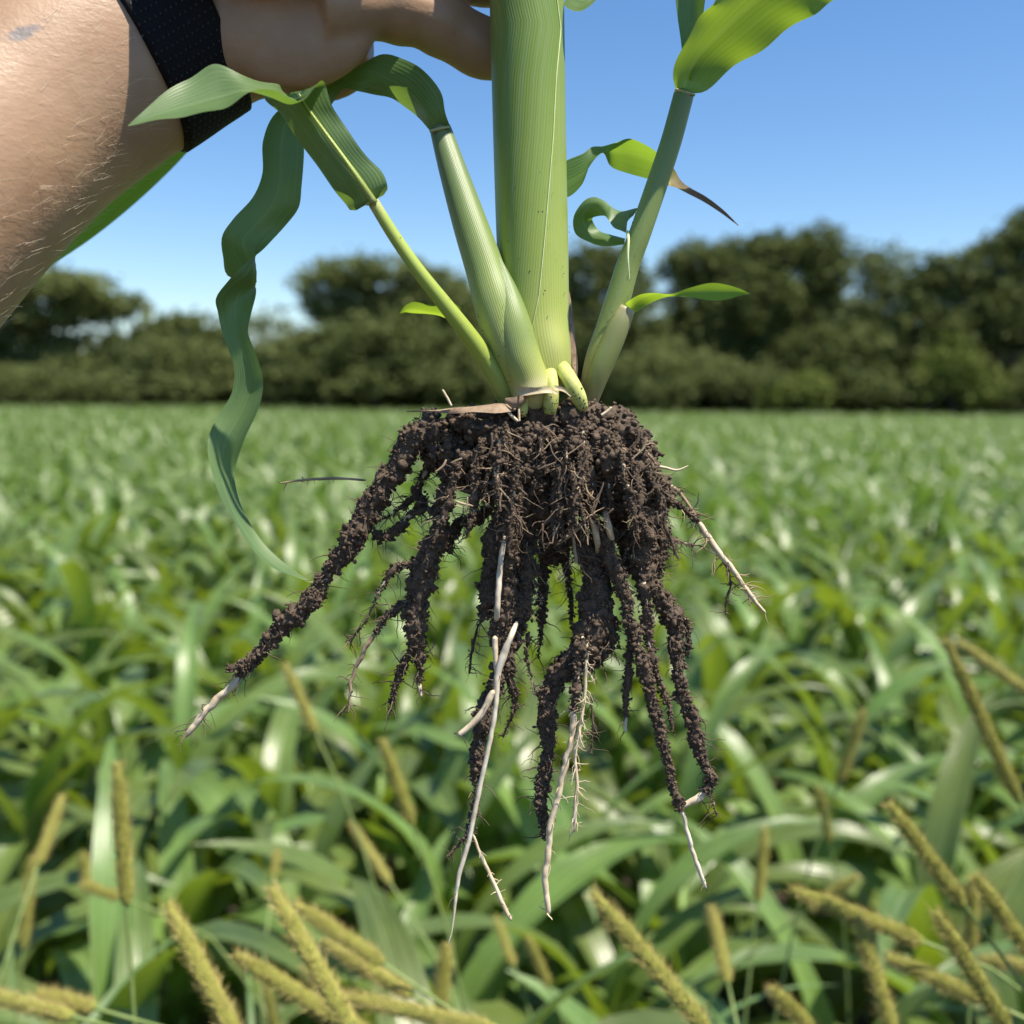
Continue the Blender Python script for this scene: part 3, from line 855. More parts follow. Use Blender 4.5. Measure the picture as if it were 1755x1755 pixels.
# drooping leaf of the thin tiller
LA = leaf([(641, 340, -22, 630, 349, -21), (653, 338, -23, 616, 359, -20), (663, 328, -24, 603, 361, -19), (664, 315, -25, 594, 352, -18), (655, 295, -24, 575, 330, -20), (630, 270, -24, 545, 285, -20), (603, 233, -24, 512, 243, -20), (572, 186, -24, 482, 196, -18), (554, 140, -25, 452, 168, -15),
      (540, 152, -32, 462, 150, -16), (515, 170, -37, 480, 148, -19), (470, 157, -40, 455, 142, -25), (425, 158, -41, 412, 126, -29), (382, 187, -42, 366, 112, -30), (325, 197, -43, 318, 137, -33), (270, 206, -43, 266, 172, -38), (220, 216, -43, 219, 215, -43)],
     M_DARKLEAF, 110, 13, 0.13, 0.02, sharp=0.7)
pp, rr = traced([(642, 349, -23.5, 14), (622, 318, -25, 11), (590, 272, -25.5, 8), (555, 224, -25, 6), (528, 186, -24, 4), (512, 160, -24, 2)], 30); v, f, uv = tube(pp, rr, 10)
obj('midrib', v, f, M_THIN, LA, uv)
# the long leaf of the stout tiller: over the top, behind, then hanging down in twists
leaf([(772, 218, 0, 737, 224, 3), (764, 195, -3, 721, 206, 7), (756, 160, -3, 698, 186, 13), (734, 128, 0, 672, 169, 16), (700, 105, 6, 640, 162, 18), (655, 93, 15, 612, 156, 16), (616, 112, 18, 588, 153, 19), (568, 144, 20, 566, 182, 20),
      (515, 168, 18, 540, 205, 16), (470, 196, 15, 522, 225, 11), (451, 241, 12, 521, 262, 9), (449, 300, 10, 517, 320, 8), (434, 337, 9, 512, 355, 9), (399, 376, 8, 489, 387, 11), (380, 408, 9, 462, 416, 9), (382, 440, 12, 446, 432, 5, 14, 0),
      (392, 474, 15, 414, 458, 1, 46, 4), (433, 488, 15, 391, 481, 0, 30, -2), (439, 500, 12, 371, 508, 2, 8, 0), (430, 540, 7, 374, 538, 6), (425, 568, 5, 381, 572, 7), (436, 600, 4, 394, 606, 7), (446, 630, 3, 402, 636, 7), (451, 660, 3, 398, 672, 7), (443, 700, 2, 374, 712, 6),
      (420, 751, 4, 357, 752, 2), (404, 799, 6, 359, 793, 0), (402, 822, 6, 372, 838, -2), (413, 865, 6, 399, 889, -3), (443, 920, 4, 430, 937, -3), (478, 957, 2, 464, 971, -4), (512, 983, 0, 505, 988, -4), (540, 997, -3, 538, 1000, -3), (628, 1015, -3, 628, 1014, -3)],
     M_TIPLEAF, 200, 11, 0.10, 0.006, sharp=0.45)
# small withered leaf behind the thin tiller
leaf([(792, 528, -12, 780, 545, -10), (775, 519, -13, 766, 546, -8), (752, 522, -14, 752, 542, -8), (730, 522, -14, 730, 538, -9), (707, 518, -13, 706, 536, -9), (693, 525, -12, 694, 535, -10), (684, 537, -11, 685, 538, -11)], M_UNDERLEAF, 40, 9, 0.15, 0.03)
# the broad backlit leaf at the top of the right tiller and the rolled leaf behind it
leaf([(1157, 150, -11, 1192, 160, -7), (1154, 130, -17, 1206, 158, -1), (1170, 79, -25, 1240, 128, 4), (1206, 24, -29, 1300, 88, 7), (1240, -18, -30, 1380, 32, 9), (1330, -90, -26, 1470, -20, 13), (1450, -140, -15, 1560, -80, 16), (1620, -160, 6, 1625, -150, 8)],
     M_UNDERLEAF, 70, 13, 0.07, 0.012, sharp=0.8)
leaf([(1172, 140, -5, 1184, 135, -8), (1168, 80, -3, 1196, 70, -10), (1160, 20, -2, 1206, 20, -9), (1152, -60, -2, 1212, -60, -8), (1150, -200, 0, 1190, -200, -4), (1150, -330, 2, 1156, -330, 2)], M_DARKLEAF, 40, 9, 0.25)
# leaf curling from behind the stem, yellow then brown and shrivelled towards its end
leaf([(955, 285, 14, 958, 338, 12), (974, 273, 14, 976, 337, 10), (1000, 263, 14, 998, 316, 9), (1015, 252, 15, 1010, 285, 10), (1034, 250, 16, 1033, 262, 10), (1054, 245, 10, 1046, 284, 18), (1078, 237, 9, 1075, 297, 20), (1105, 248, 10, 1108, 306, 21),
      (1132, 266, 12, 1136, 312, 20), (1154, 288, 18, 1146, 318, 15), (1166, 308, 18, 1158, 321, 16), (1182, 321, 18, 1177, 331, 17), (1210, 337, 18, 1206, 346, 18), (1240, 360, 18, 1237, 366, 18), (1266, 386, 18, 1265, 387, 18)], M_WITHER, 90, 9, 0.12, 0.01)
# curled small leaf at the right tiller
leaf([(1085, 370, -3, 1074, 400, -6), (1092, 357, -1, 1066, 396, -5), (1066, 362, 3, 1052, 390, -4), (1040, 352, 6, 1042, 376, -3), (1023, 338, 7, 1036, 370, 0), (1000, 345, 9, 1022, 371, 5), (983, 372, 10, 1015, 375, 9), (986, 400, 10, 1020, 387, 11), (1010, 415, 9, 1030, 397, 11), (1036, 422, 6, 1046, 402, 9), (1070, 419, 4, 1072, 409, 6)], M_DARKLEAF, 60, 9, 0.18)
# short side leaf with a twist
leaf([(1072, 520, -5, 1082, 540, -5), (1080, 514, -8, 1092, 534, -4), (1097, 505, -9, 1114, 520, -3), (1120, 502, -8, 1138, 510, -4), (1150, 504, -6, 1155, 508, -5), (1180, 494, -5.2, 1186, 510, -4), (1218, 485, -5.2, 1222, 515, -3), (1245, 488, -4.4, 1247, 513, -2.5), (1268, 495, -3, 1267, 507, -2.2), (1285, 503, -2, 1285, 504, -2)], M_UNDERLEAF, 60, 9, 0.10)
# curled leaf base high on the stem and the long blurred leaf behind the forearm
leaf([(960, -40, 2, 966, 6, -2), (980, -50, 0, 972, 14, -5), (1005, -50, -2, 992, 20, -7), (1030, -60, 0, 1018, 4, -5), (1060, -90, 4, 1050, -50, 0), (1090, -120, 8, 1090, -119, 8)], M_DARKLEAF, 30, 9, 0.2)
leaf([(850, -260, 18, 850, -190, 20), (640, -200, 40, 660, -100, 44), (480, -60, 55, 520, 50, 60), (330, 80, 66, 386, 165, 72), (250, 190, 70, 330, 250, 76), (150, 290, 74, 250, 332, 78), (60, 380, 77, 162, 405, 80), (-10, 460, 80, 78, 462, 82), (-70, 520, 82, 10, 510, 83), (-130, 545, 84, -128, 546, 84)], M_UNDERLEAF, 70, 9, 0.14)

# collars at the blade bases
M_COLLAR = plain_mat('collar', (0.34, 0.34, 0.13), (0.52, 0.47, 0.25), 260, 0.6, 0.0002)
for rows, par in (([(736, 225, -1, 4), (753, 221, -1, 6), (771, 217, -1, 4)], T2), ([(628, 351, -22, 4), (638, 344, -23, 6), (648, 337, -22, 4)], T1), ([(1158, 153, -9, 5), (1174, 158, -9.5, 5), (1191, 163, -9, 4)], T3)):
    pp, rr = traced(rows, 16); v, f, uv = tube(pp, rr, 10); obj('collar', v, f, M_COLLAR, par, uv)

# brace roots at the crown
for rows in ([(894, 668, -11, 22), (897, 684, -12, 20), (896, 702, -12, 18), (895, 712, -11, 14)],
             [(938, 625, -3, 24), (945, 660, -12, 26), (944, 690, -12, 25), (943, 708, -11, 22)],
             [(946, 618, 0, 26), (968, 638, -8, 29), (982, 660, -12, 27), (993, 684, -12, 25), (1000, 702, -11, 17)],
             [(918, 672, -6, 18), (919, 690, -6, 17), (919, 708, -6, 15)]):
    pp, rr = traced(rows, 26)
    v, f, uv = tube(pp, rr * (1 + 0.06 * np.sin(np.linspace(0, 9, 26))), 18)
    bo = obj('brace_root', v, f, M_BRACE, PL, uv)
    th = RNG.uniform(2.0, 4.3, 26); i_ = np.clip((0.78 + 0.22 * RNG.uniform(0, 1, 26)) * 25, 0, 25).astype(int); _, fa, fb = frames(pp, FWD)
    cv, cf = crumbs(pp[i_] + (fa[i_] * np.cos(th)[:, None] + fb[i_] * np.sin(th)[:, None]) * rr[i_][:, None], RNG.uniform(.00008, .00035, 26))
    obj('soil_crumbs', cv, cf, M_SOIL, bo, stuff=True)
# papery husks
for rows in ([(880, 658, -12, 883, 676, -13), (898, 663, -17, 899, 678, -17), (920, 664, -18, 921, 675, -18), (940, 664, -17, 941, 673, -18), (957, 672, -15, 956, 676, -15)],
             [(950, 660, -17, 951, 668, -18), (966, 664, -18, 965, 671, -18), (980, 677, -16, 978, 680, -16)],
             [(885, 692, -9, 884, 706, -14), (850, 692, -12, 850, 706, -17), (800, 697, -13, 805, 708, -17), (765, 701, -12, 770, 708, -14), (730, 703, -10, 732, 706, -10), (697, 704, -8, 697, 706, -8)],
             [(905, 672, -14, 900, 690, -14), (885, 680, -15, 880, 700, -15), (866, 682, -14, 866, 690, -14)]):
    v, f, uv = ribbon(rows, 36, 9, 0.16, 0.06); obj('dry_husk', v, f, M_PALEHUSK if rows[0][0] in (880, 950) else M_HUSK, PL, uv)

# roots -------------------------------------------------------------
def soil_root(rows, dz=0.0, bare=None, mat=M_ROOT, dens=1.0, fine=12, fine_len=(2.5, 8), fine_mat=M_FINED):
    """rows: (x, y, width px[, dz]); bare: index from which no soil clings (None: all soiled; 0: bare throughout)"""
    rows = [(r[0], r[1], dz + (r[3] if len(r) > 3 else 0), r[2]) for r in rows]
    k = len(rows)
    full, rad = traced(rows, 24 + 10 * k)
    N = len(full)
    L = np.linalg.norm(np.diff(full, axis=0), axis=1).sum()
    if bare is None: nb = N
    elif bare == 0: nb = 0
    else:
        q = Q(rows[bare][0], rows[bare][1], rows[bare][2]); nb = int(np.argmin(np.linalg.norm(full - q, axis=1)))
    core = np.minimum(rad * 0.45, 0.0011)
    core[nb:] = rad[nb:]
    if 0 < nb < N:
        core = np.convolve(np.pad(core, 3, mode='edge'), np.ones(7) / 7, 'valid')
    wob = full + (0.0003 if nb > 3 else 0.00010) * np.stack([vnoise(full * 500 + s, 5) for s in (0, 31, 77)], 1)
    lump = 1 + 0.12 * vnoise(full * 450, 8)
    endt = np.minimum(1, np.minimum(np.arange(N) + 1.2, (N - np.arange(N)) * 1.2 + 0.4) / 4.0)
    v, f, uv = tube(wob, core * lump * endt, 12)
    ro = obj('root', v, f, mat, PL, uv)
    geos = []
    if nb > 3:
        sp = wob[:nb]; sr = rad[:nb]
        n2 = max(8, int(np.linalg.norm(np.diff(sp, axis=0), axis=1).sum() / 0.0006))
        c = np.stack([np.interp(np.linspace(0, nb - 1, n2), np.arange(nb), col) for col in (*sp.T, sr)], 1)
        v, f, uv = tube(c[:, :3], np.maximum(c[:, 3] * 0.72, 0.0003), 20, cap=False)
        ctr = np.repeat(c[:, :3], 21, axis=0); rr = np.repeat(c[:, 3], 21)
        dv = v - ctr; ln = np.linalg.norm(dv, axis=1)[:, None] + 1e-9
        dn = dv / ln
        # seam-free noise: computed from position
        h = 0.55 * vnoise(v * 260, 1) + 0.35 * vnoise(v * 620, 2) + 0.22 * vnoise(v * 1500, 3)
        v = v + dn * (h * np.minimum(rr * 0.75, 0.0021))[:, None]
        geos.append((v, np.vstack([f[:, [0, 1, 2]], f[:, [0, 2, 3]]])))
        area = np.sum(2 * math.pi * c[:, 3]) * 0.0006
        nc = int(area / 1e-6 * 1.5 * dens) + 12
        idx = RNG.integers(0, len(v), nc)
        pts = v[idx] + dn[idx] * RNG.uniform(-0.0004, 0.0003, nc)[:, None] + RNG.normal(size=(nc, 3)) * 0.0003
        sz = np.clip(RNG.lognormal(math.log(0.00036), 0.52, nc), 0.00016, 0.0013)
        sz = np.minimum(sz, np.maximum(rr[idx] * 0.5, 0.0002))
        geos.append(crumbs(pts, sz))
        gv, gf, _ = merge(geos)
        obj('soil_coating', gv, gf, M_SOIL, ro, stuff=True)
    if fine:
        n = int(fine * 1.5)
        i = RNG.integers(0, N, n)
        t, a, b = frames(full, FWD)
        th = RNG.uniform(0, 6.283, n)
        d = a[i] * np.cos(th)[:, None] * 0.6 + b[i] * np.sin(th)[:, None] + t[i] * RNG.uniform(-.2, .9, n)[:, None]
        rs = np.where(i < nb, rad[i] * 0.85, rad[i] * 0.9)
        st = wob[i] + d / np.linalg.norm(d, axis=1)[:, None] * rs[:, None] * 0.8
        ln = RNG.uniform(*fine_len, n) / 1000
        hv, hf = hairs(st, d, ln, RNG.uniform(0.00009, 0.00026, n), 6, 0.7, 0.28)
        obj('fine_roots', hv, hf, fine_mat, ro, stuff=True)
    return ro


SR = soil_root
# the long root reaching out to the left
SR([(752, 738, 66), (715, 752, 58), (690, 785, 46), (664, 820, 50), (640, 860, 54), (615, 896, 52), (588, 945, 44), (556, 991, 32), (536, 1026, 34), (505, 1053, 38), (471, 1084, 30), (450, 1114, 22), (426, 1138, 18), (409, 1162, 14), (368, 1203, 13), (337, 1238, 12), (317, 1263, 9)], -6, 13, fine=70)
SR([(426, 1136, 14), (405, 1143, 18), (391, 1146, 14)], -7, None, fine=3)
SR([(720, 742, 30), (700, 748, 26), (684, 750, 20)], -8, None, fine=3)
# second root
SR([(790, 770, 60), (770, 805, 34), (765, 830, 24), (757, 870, 34), (751, 916, 38), (734, 954, 54), (720, 991, 52), (717, 1032, 48), (714, 1073, 38), (714, 1104, 26), (697, 1125, 16), (680, 1169, 11), (667, 1224, 4)], -5, None, fine=70)
SR([(714, 1100, 22), (719, 1135, 16), (720, 1172, 9), (722, 1194, 5)], -5, 2, fine=14)
SR([(722, 960, 24), (695, 968, 20), (674, 978, 14), (655, 1005, 10), (638, 1039, 6), (621, 1073, 5), (592, 1102, 5)], -3, None, fine=26, dens=0.8)
SR([(712, 1028, 22), (690, 1036, 18), (664, 1058, 14), (642, 1087, 9), (618, 1128, 8), (602, 1169, 6), (597, 1222, 4)], -4, 3, mat=M_FINE, fine=24)
SR([(640, 915, 16), (662, 918, 16), (682, 905, 22), (703, 885, 16), (728, 873, 8), (750, 870, 8)], 0, None, fine=20)
SR([(735, 795, 26), (722, 825, 22), (712, 850, 20), (690, 870, 10), (665, 885, 5), (640, 892, 4)], 4, None, fine=34, dens=0.7)
SR([(728, 850, 8), (723, 862, 22), (720, 876, 14)], 3, None, fine=5)
SR([(845, 865, 30), (815, 890, 24), (785, 900, 26), (770, 930, 16), (772, 950, 6)], 8, None, fine=40, dens=0.8)
# middle bundle
SR([(905, 760, 70), (893, 807, 74), (884, 850, 78), (878, 890, 66), (870, 930, 58), (866, 980, 50), (868, 1030, 50), (863, 1067, 56), (861, 1096, 48), (867, 1130, 34), (850, 1175, 30), (832, 1211, 38), (823, 1259, 32), (818, 1296, 26), (815, 1337, 12)], -9, None, fine=60)
SR([(862, 880, 40), (846, 930, 40), (840, 980, 40), (836, 1020, 36), (832, 1058, 20)], -7, None, fine=16)
SR([(900, 860, 40), (903, 930, 40), (900, 985, 42), (893, 1040, 46), (884, 1080, 40), (876, 1110, 24)], -6, None, fine=50, fine_mat=M_FINE)
SR([(870, 1130, 26), (873, 1160, 26), (882, 1190, 14), (880, 1220, 8), (862, 1262, 3)], -5, None, fine=16)
SR([(816, 1345, 6), (813, 1375, 14), (810, 1400, 20), (803, 1425, 12), (786, 1448, 5), (768, 1466, 4)], -7, None, fine=14)
SR([(905, 1085, 10), (903, 1130, 8), (910, 1160, 6), (918, 1185, 5)], -4, None, fine=10, dens=.8)
# white and cream bare roots of the middle
SR([(869, 900, 4, 5), (865, 922, 7), (860, 950, 9), (856, 985, 10), (852, 1050, 10), (851, 1068, 8, 7)], -15, 0, mat=M_ROOTW, fine=0)
SR([(886, 1064, 8, 7), (877, 1088, 10), (863, 1122, 12), (853, 1155, 12), (850, 1207, 9), (838, 1278, 8), (818, 1370, 8), (801, 1452, 8), (786, 1504, 7), (778, 1570, 4), (774, 1598, 2), (768, 1620, 1.5)], -16, 0, mat=M_ROOTW, fine=4)
SR([(848, 1090, 10), (849, 1120, 10), (852, 1155, 10)], -15, 0, fine=0)
SR([(846, 1182, 9), (838, 1200, 11), (826, 1222, 11), (806, 1244, 11), (786, 1260, 9)], -17, 0, fine=5)
SR([(811, 1430, 5), (818, 1450, 5), (830, 1478, 6), (848, 1518, 7), (863, 1552, 8), (877, 1578, 6)], -12, 0, fine=10, fine_len=(1, 3), fine_mat=M_ROOT)
# centre right
SR([(985, 900, 44), (1000, 930, 52), (1012, 956, 58), (1025, 999, 66), (1022, 1050, 74), (1012, 1095, 74), (985, 1135, 46), (955, 1163, 36), (935, 1196, 34), (937, 1237, 34), (941, 1281, 26), (933, 1326, 24), (926, 1370, 22), (931, 1404, 15), (933, 1437, 6)], -6, None, fine=90)
SR([(1000, 1090, 30), (994, 1125, 24), (989, 1167, 20), (984, 1222, 14), (980, 1267, 11), (967, 1315, 11), (957, 1363, 11), (944, 1415, 11), (939, 1463, 11), (934, 1511, 11), (941, 1568, 9)], -12, 3, fine=26, fine_len=(1, 4), fine_mat=M_ROOT)
SR([(1006, 1100, 6), (1004, 1150, 6), (1002, 1193, 6), (993, 1252, 6), (985, 1296, 6), (989, 1344, 6), (985, 1393, 7), (984, 1426, 5)], -13, 0, fine=60, fine_len=(1.5, 6), fine_mat=M_ROOT)
SR([(1013, 1190, 3), (1016, 1240, 3), (1014, 1290, 3)], -10, None, fine=12, dens=.6)
SR([(1045, 1060, 36), (1046, 1093, 34), (1033, 1122, 22), (1012, 1150, 8)], -4, None, fine=24)
SR([(1003, 852, 9, 6), (1014, 882, 12), (1022, 918, 12), (1026, 950, 9, 7)], -14, 0, fine=6, fine_len=(1, 4))
SR([(1033, 862, 8, 7), (1042, 898, 12), (1052, 945, 9, 7)], -15, 0, fine=6, fine_len=(1, 4))
SR([(975, 840, 8), (976, 880, 7), (982, 920, 6), (988, 965, 6)], -12, 0, mat=M_FINE, fine=16)
SR([(1015, 880, 9), (990, 905, 8), (972, 920, 7), (950, 935, 5)], -13, 0, mat=M_FINE, fine=4)
SR([(1010, 885, 24), (1040, 930, 36), (1052, 970, 32), (1068, 1010, 28), (1080, 1063, 25), (1096, 1119, 24), (1111, 1174, 22), (1126, 1230, 19), (1141, 1296, 17), (1152, 1341, 17), (1165, 1381, 14), (1170, 1394, 8), (1181, 1437, 8), (1196, 1485, 8), (1211, 1523, 6)], -10, 11, mat=M_ROOTW, fine=14, dens=1.2, fine_len=(1, 4))
SR([(1080, 1085, 14), (1078, 1120, 16), (1076, 1156, 15), (1073, 1207, 11), (1072, 1230, 8), (1071, 1256, 5)], -7, 4, mat=M_ROOTW, fine=8)
SR([(1100, 990, 30), (1107, 1037, 22), (1112, 1093, 17), (1122, 1148, 15), (1137, 1185, 13), (1148, 1215, 9), (1152, 1252, 5)], -8, None, fine=12)
SR([(1095, 830, 60), (1108, 870, 50), (1102, 935, 58), (1105, 985, 50), (1128, 1020, 42), (1150, 1050, 44), (1158, 1085, 38), (1157, 1112, 32), (1163, 1148, 26), (1170, 1196, 24), (1185, 1230, 25), (1193, 1267, 22), (1207, 1307, 18), (1218, 1338, 19), (1207, 1360, 15), (1185, 1374, 12), (1166, 1383, 10)], -6, 14, fine=60)
SR([(1128, 860, 40), (1132, 915, 34), (1128, 960, 30), (1118, 1000, 26)], -4, None, fine=50)
SR([(1140, 930, 18), (1155, 926, 12), (1172, 930, 6), (1190, 934, 3)], -4, None, fine=16)
SR([(1174, 1060, 14), (1180, 1090, 12), (1180, 1125, 12)], -5, None, fine=6)
SR([(1212, 1350, 10), (1222, 1375, 5), (1228, 1398, 3)], -7, None, fine=8)
# the wiry root sticking out to the right
SR([(1130, 850, 14), (1150, 860, 12), (1170, 870, 12), (1198, 897, 11), (1220, 931, 11), (1250, 969, 9), (1284, 1016, 8), (1312, 1051, 5)], 0, 3, fine=44, fine_len=(2, 8), fine_mat=M_FINE)
SR([(1140, 830, 8), (1160, 840, 7), (1178, 862, 6), (1200, 898, 5)], 2, 0, mat=M_FINE, fine=20)
SR([(1241, 962, 4), (1252, 999, 5), (1247, 1025, 4), (1243, 1051, 3)], 1, None, fine=14, dens=.7)
SR([(628, 823, 4), (600, 821, 4), (567, 820, 5), (519, 823, 4), (479, 828, 2)], 2, 0, mat=M_FINE, fine=8, fine_len=(1, 3))
# roots hanging behind
SR([(930, 930, 30), (931, 973, 22), (929, 1025, 22), (927, 1085, 9), (921, 1127, 2)], 10, None, fine=20)
SR([(965, 930, 26), (972, 978, 14), (980, 1042, 10), (978, 1070, 4)], 9, None, fine=24)
SR([(826, 1055, 4), (812, 1100, 6), (806, 1130, 5), (803, 1155, 4)], 4, None, fine=16, dens=.7, fine_mat=M_FINE)
SR([(1060, 880, 40), (1070, 930, 30), (1075, 980, 18)], 8, None, fine=20)
SR([(945, 880, 80), (950, 930, 60), (945, 965, 30)], 8, None, fine=24)
for rows in ([(758, 668, 4), (767, 682, 4), (774, 696, 4)], [(1048, 698, 5), (1040, 706, 5), (1030, 712, 5)], [(868, 702, 5), (876, 712, 6), (888, 722, 5)], [(889, 700, 4), (890, 722, 4)], [(1110, 796, 5, 8), (1140, 802, 5, 8), (1162, 806, 4, 8), (1180, 798, 2, 8)]):
    SR(rows, -14, 0, fine=0)
for k in range(30):   # soil-coated strands running down the face of the ball
    x = random.uniform(765, 1125); y = random.uniform(728, 800); l = random.uniform(80, 170); sl_ = (x - 935) * 0.0016
    w0 = random.uniform(9, 22); dz0 = -random.uniform(13, 21)
    SR([(x, y, w0 * .6), (x + sl_ * l * .3 + random.uniform(-5, 5), y + l * .33, w0), (x + sl_ * l * .6 + random.uniform(-7, 7), y + l * .66, w0 * .9), (x + sl_ * l + random.uniform(-9, 9), y + l, 4)], dz0, None, fine=9, fine_mat=random.choice((M_FINE, M_FINED)))
for k in range(28):   # stray thicker rootlets over the face of the ball
    x = random.uniform(750, 1135); y = random.uniform(735, 900)
    a = random.uniform(0.2, 2.9); l = random.uniform(14, 60)
    mx, my = x + math.cos(a) * l * .5 + random.uniform(-6, 6), y + math.sin(a) * l * .5
    SR([(x, y, random.uniform(2, 4.5)), (mx, my, random.uniform(2, 4.5)), (x + math.cos(a) * l, y + math.sin(a) * l, 2)], -random.uniform(17, 22), 0, mat=random.choice((M_FINE, M_FINE, M_FINED, M_FINED)), fine=random.choice((0, 3)), fine_len=(1, 4))

# the ball of soil ---------------------------------------------------
poly = np.array([(738, 712), (850, 702), (1005, 702), (1060, 716), (1103, 727), (1102, 762), (1130, 795), (1143, 850), (1122, 885), (1090, 855), (1055, 885), (1000, 862), (955, 905), (900, 872), (850, 852), (805, 832), (750, 808), (728, 762)], float)


def inside(x, y):
    c = False; j = len(poly) - 1
    for i in range(len(poly)):
        if (poly[i, 1] > y) != (poly[j, 1] > y) and x < (poly[j, 0] - poly[i, 0]) * (y - poly[i, 1]) / (poly[j, 1] - poly[i, 1]) + poly[i, 0]: c = not c
        j = i
    return c


def pdist(x, y):
    b = 1e9
    for i in range(len(poly)):
        p, q = poly[i - 1], poly[i]; d = q - p
        s = np.clip(((x - p[0]) * d[0] + (y - p[1]) * d[1]) / d.dot(d), 0, 1)
        b = min(b, math.hypot(x - p[0] - s * d[0], y - p[1] - s * d[1]))
    return b


clods = []; surf_p = []; surf_n = []
br = random.Random(12)
cnt = 0
while cnt < 420:
    x, y = br.uniform(725, 1145), br.uniform(700, 950)
    if not inside(x, y): continue
    e = pdist(x, y)
    r = br.choice((br.uniform(9, 16), br.uniform(9, 16), br.uniform(14, 28)))
    r = min(r, e + 7)
    if r < 7: continue
    dmax = 21 * math.sqrt(max(0.05, min(1, e / 75)))
    side = -1 if br.random() < 0.72 else 1
    dz = side * dmax * br.uniform(0.35, 1.0)
    if 930 < x < 1040 and 770 < y < 850: dz *= 0.5
    dz *= 0.85
    c = Q(x, y, dz); rw = r * D0 / FP
    v = ICO3 * np.array((br.uniform(.8, 1.25), br.uniform(.7, 1.1), br.uniform(.75, 1.15)))
    wp = v * rw + c
    h = 0.5 * vnoise(wp * 240, 21) + 0.4 * vnoise(wp * 620, 22) + 0.22 * vnoise(wp * 1500, 23)
    nrm = ICO3
    wp = wp + nrm * (h * min(rw * 1.35, 0.0048))[:, None]
    clods.append((wp, ICO3F))
    k = int(50 + 0.22 * r * r)
    idx = np.array([br.randrange(len(wp)) for _ in range(k)])
    surf_p.append(wp[idx]); surf_n.append(nrm[idx])
    cnt += 1
# solid heart of the ball
hv = ICO3 * np.array((0.031, 0.013, 0.0145)) + Q(925, 785, 2)
hv = hv + ICO3 * (vnoise(hv * 200, 4) * 0.0025)[:, None]
clods.append((hv, ICO3F))
v, f, _ = merge(clods)
ball = obj('root_ball', v, f, M_SOIL, PL)
sp = np.vstack(surf_p); sn = np.vstack(surf_n)
sp = sp + sn * RNG.uniform(-0.0002, 0.0006, len(sp))[:, None]
keepm = (sp @ np.array((0, 1, 0)) < 0.325)
sp = sp[keepm]
v, f = crumbs(sp, np.clip(RNG.lognormal(math.log(0.00044), 0.5, len(sp)), 0.00018, 0.0016))
obj('soil_crumbs', v, f, M_SOIL, ball, stuff=True)
n = 420
ii = RNG.integers(0, len(sp), n)
hv, hf = hairs(sp[ii], RNG.normal(size=(n, 3)) * np.array((1, .6, .6)) + np.array((0, -0.7, -0.5)), RNG.uniform(0.0015, 0.006, n), RNG.uniform(0.00007, 0.0002, n), 6, 0.5, 0.45)
obj('fine_roots', hv, hf, M_FINED, ball, stuff=True)

# dirt specks on the lower stalks
def specks(pth, rad, q0, q1, n, parent, smin=0.00008, smax=0.0003):
    t, a, b = frames(pth, FWD)
    i = np.clip((RNG.uniform(q0, q1, n) ** 1.3 * len(pth)).astype(int), 0, len(pth) - 1)
    th = math.pi + RNG.uniform(-1.5, 1.5, n)
    p = pth[i] + (a[i] * np.cos(th)[:, None] + b[i] * np.sin(th)[:, None]) * (rad[i] + 0.0001)[:, None]
    v, f = crumbs(p, RNG.uniform(smin, smax, n) * RNG.uniform(.4, 1.2, n))
    obj('dirt_specks', v, f, M_SOIL, parent, stuff=True)


mp_, mr_ = traced(main_rows, 120)
specks(mp_, mr_ * 1.03, 0.0, 0.4, 60, PL, .00006, .0002); specks(mp_, mr_ * 1.12, 0.0, 0.07, 90, PL)
specks(T1p, T1r, 0.0, 1.0, 22, T1, .00006, .0002); specks(T2p, T2r * 1.04, 0.0, 0.45, 120, T2, .00006, .0002); specks(T3p, T3r * 1.1, 0.0, 0.7, 120, T3, .00006, .0002)

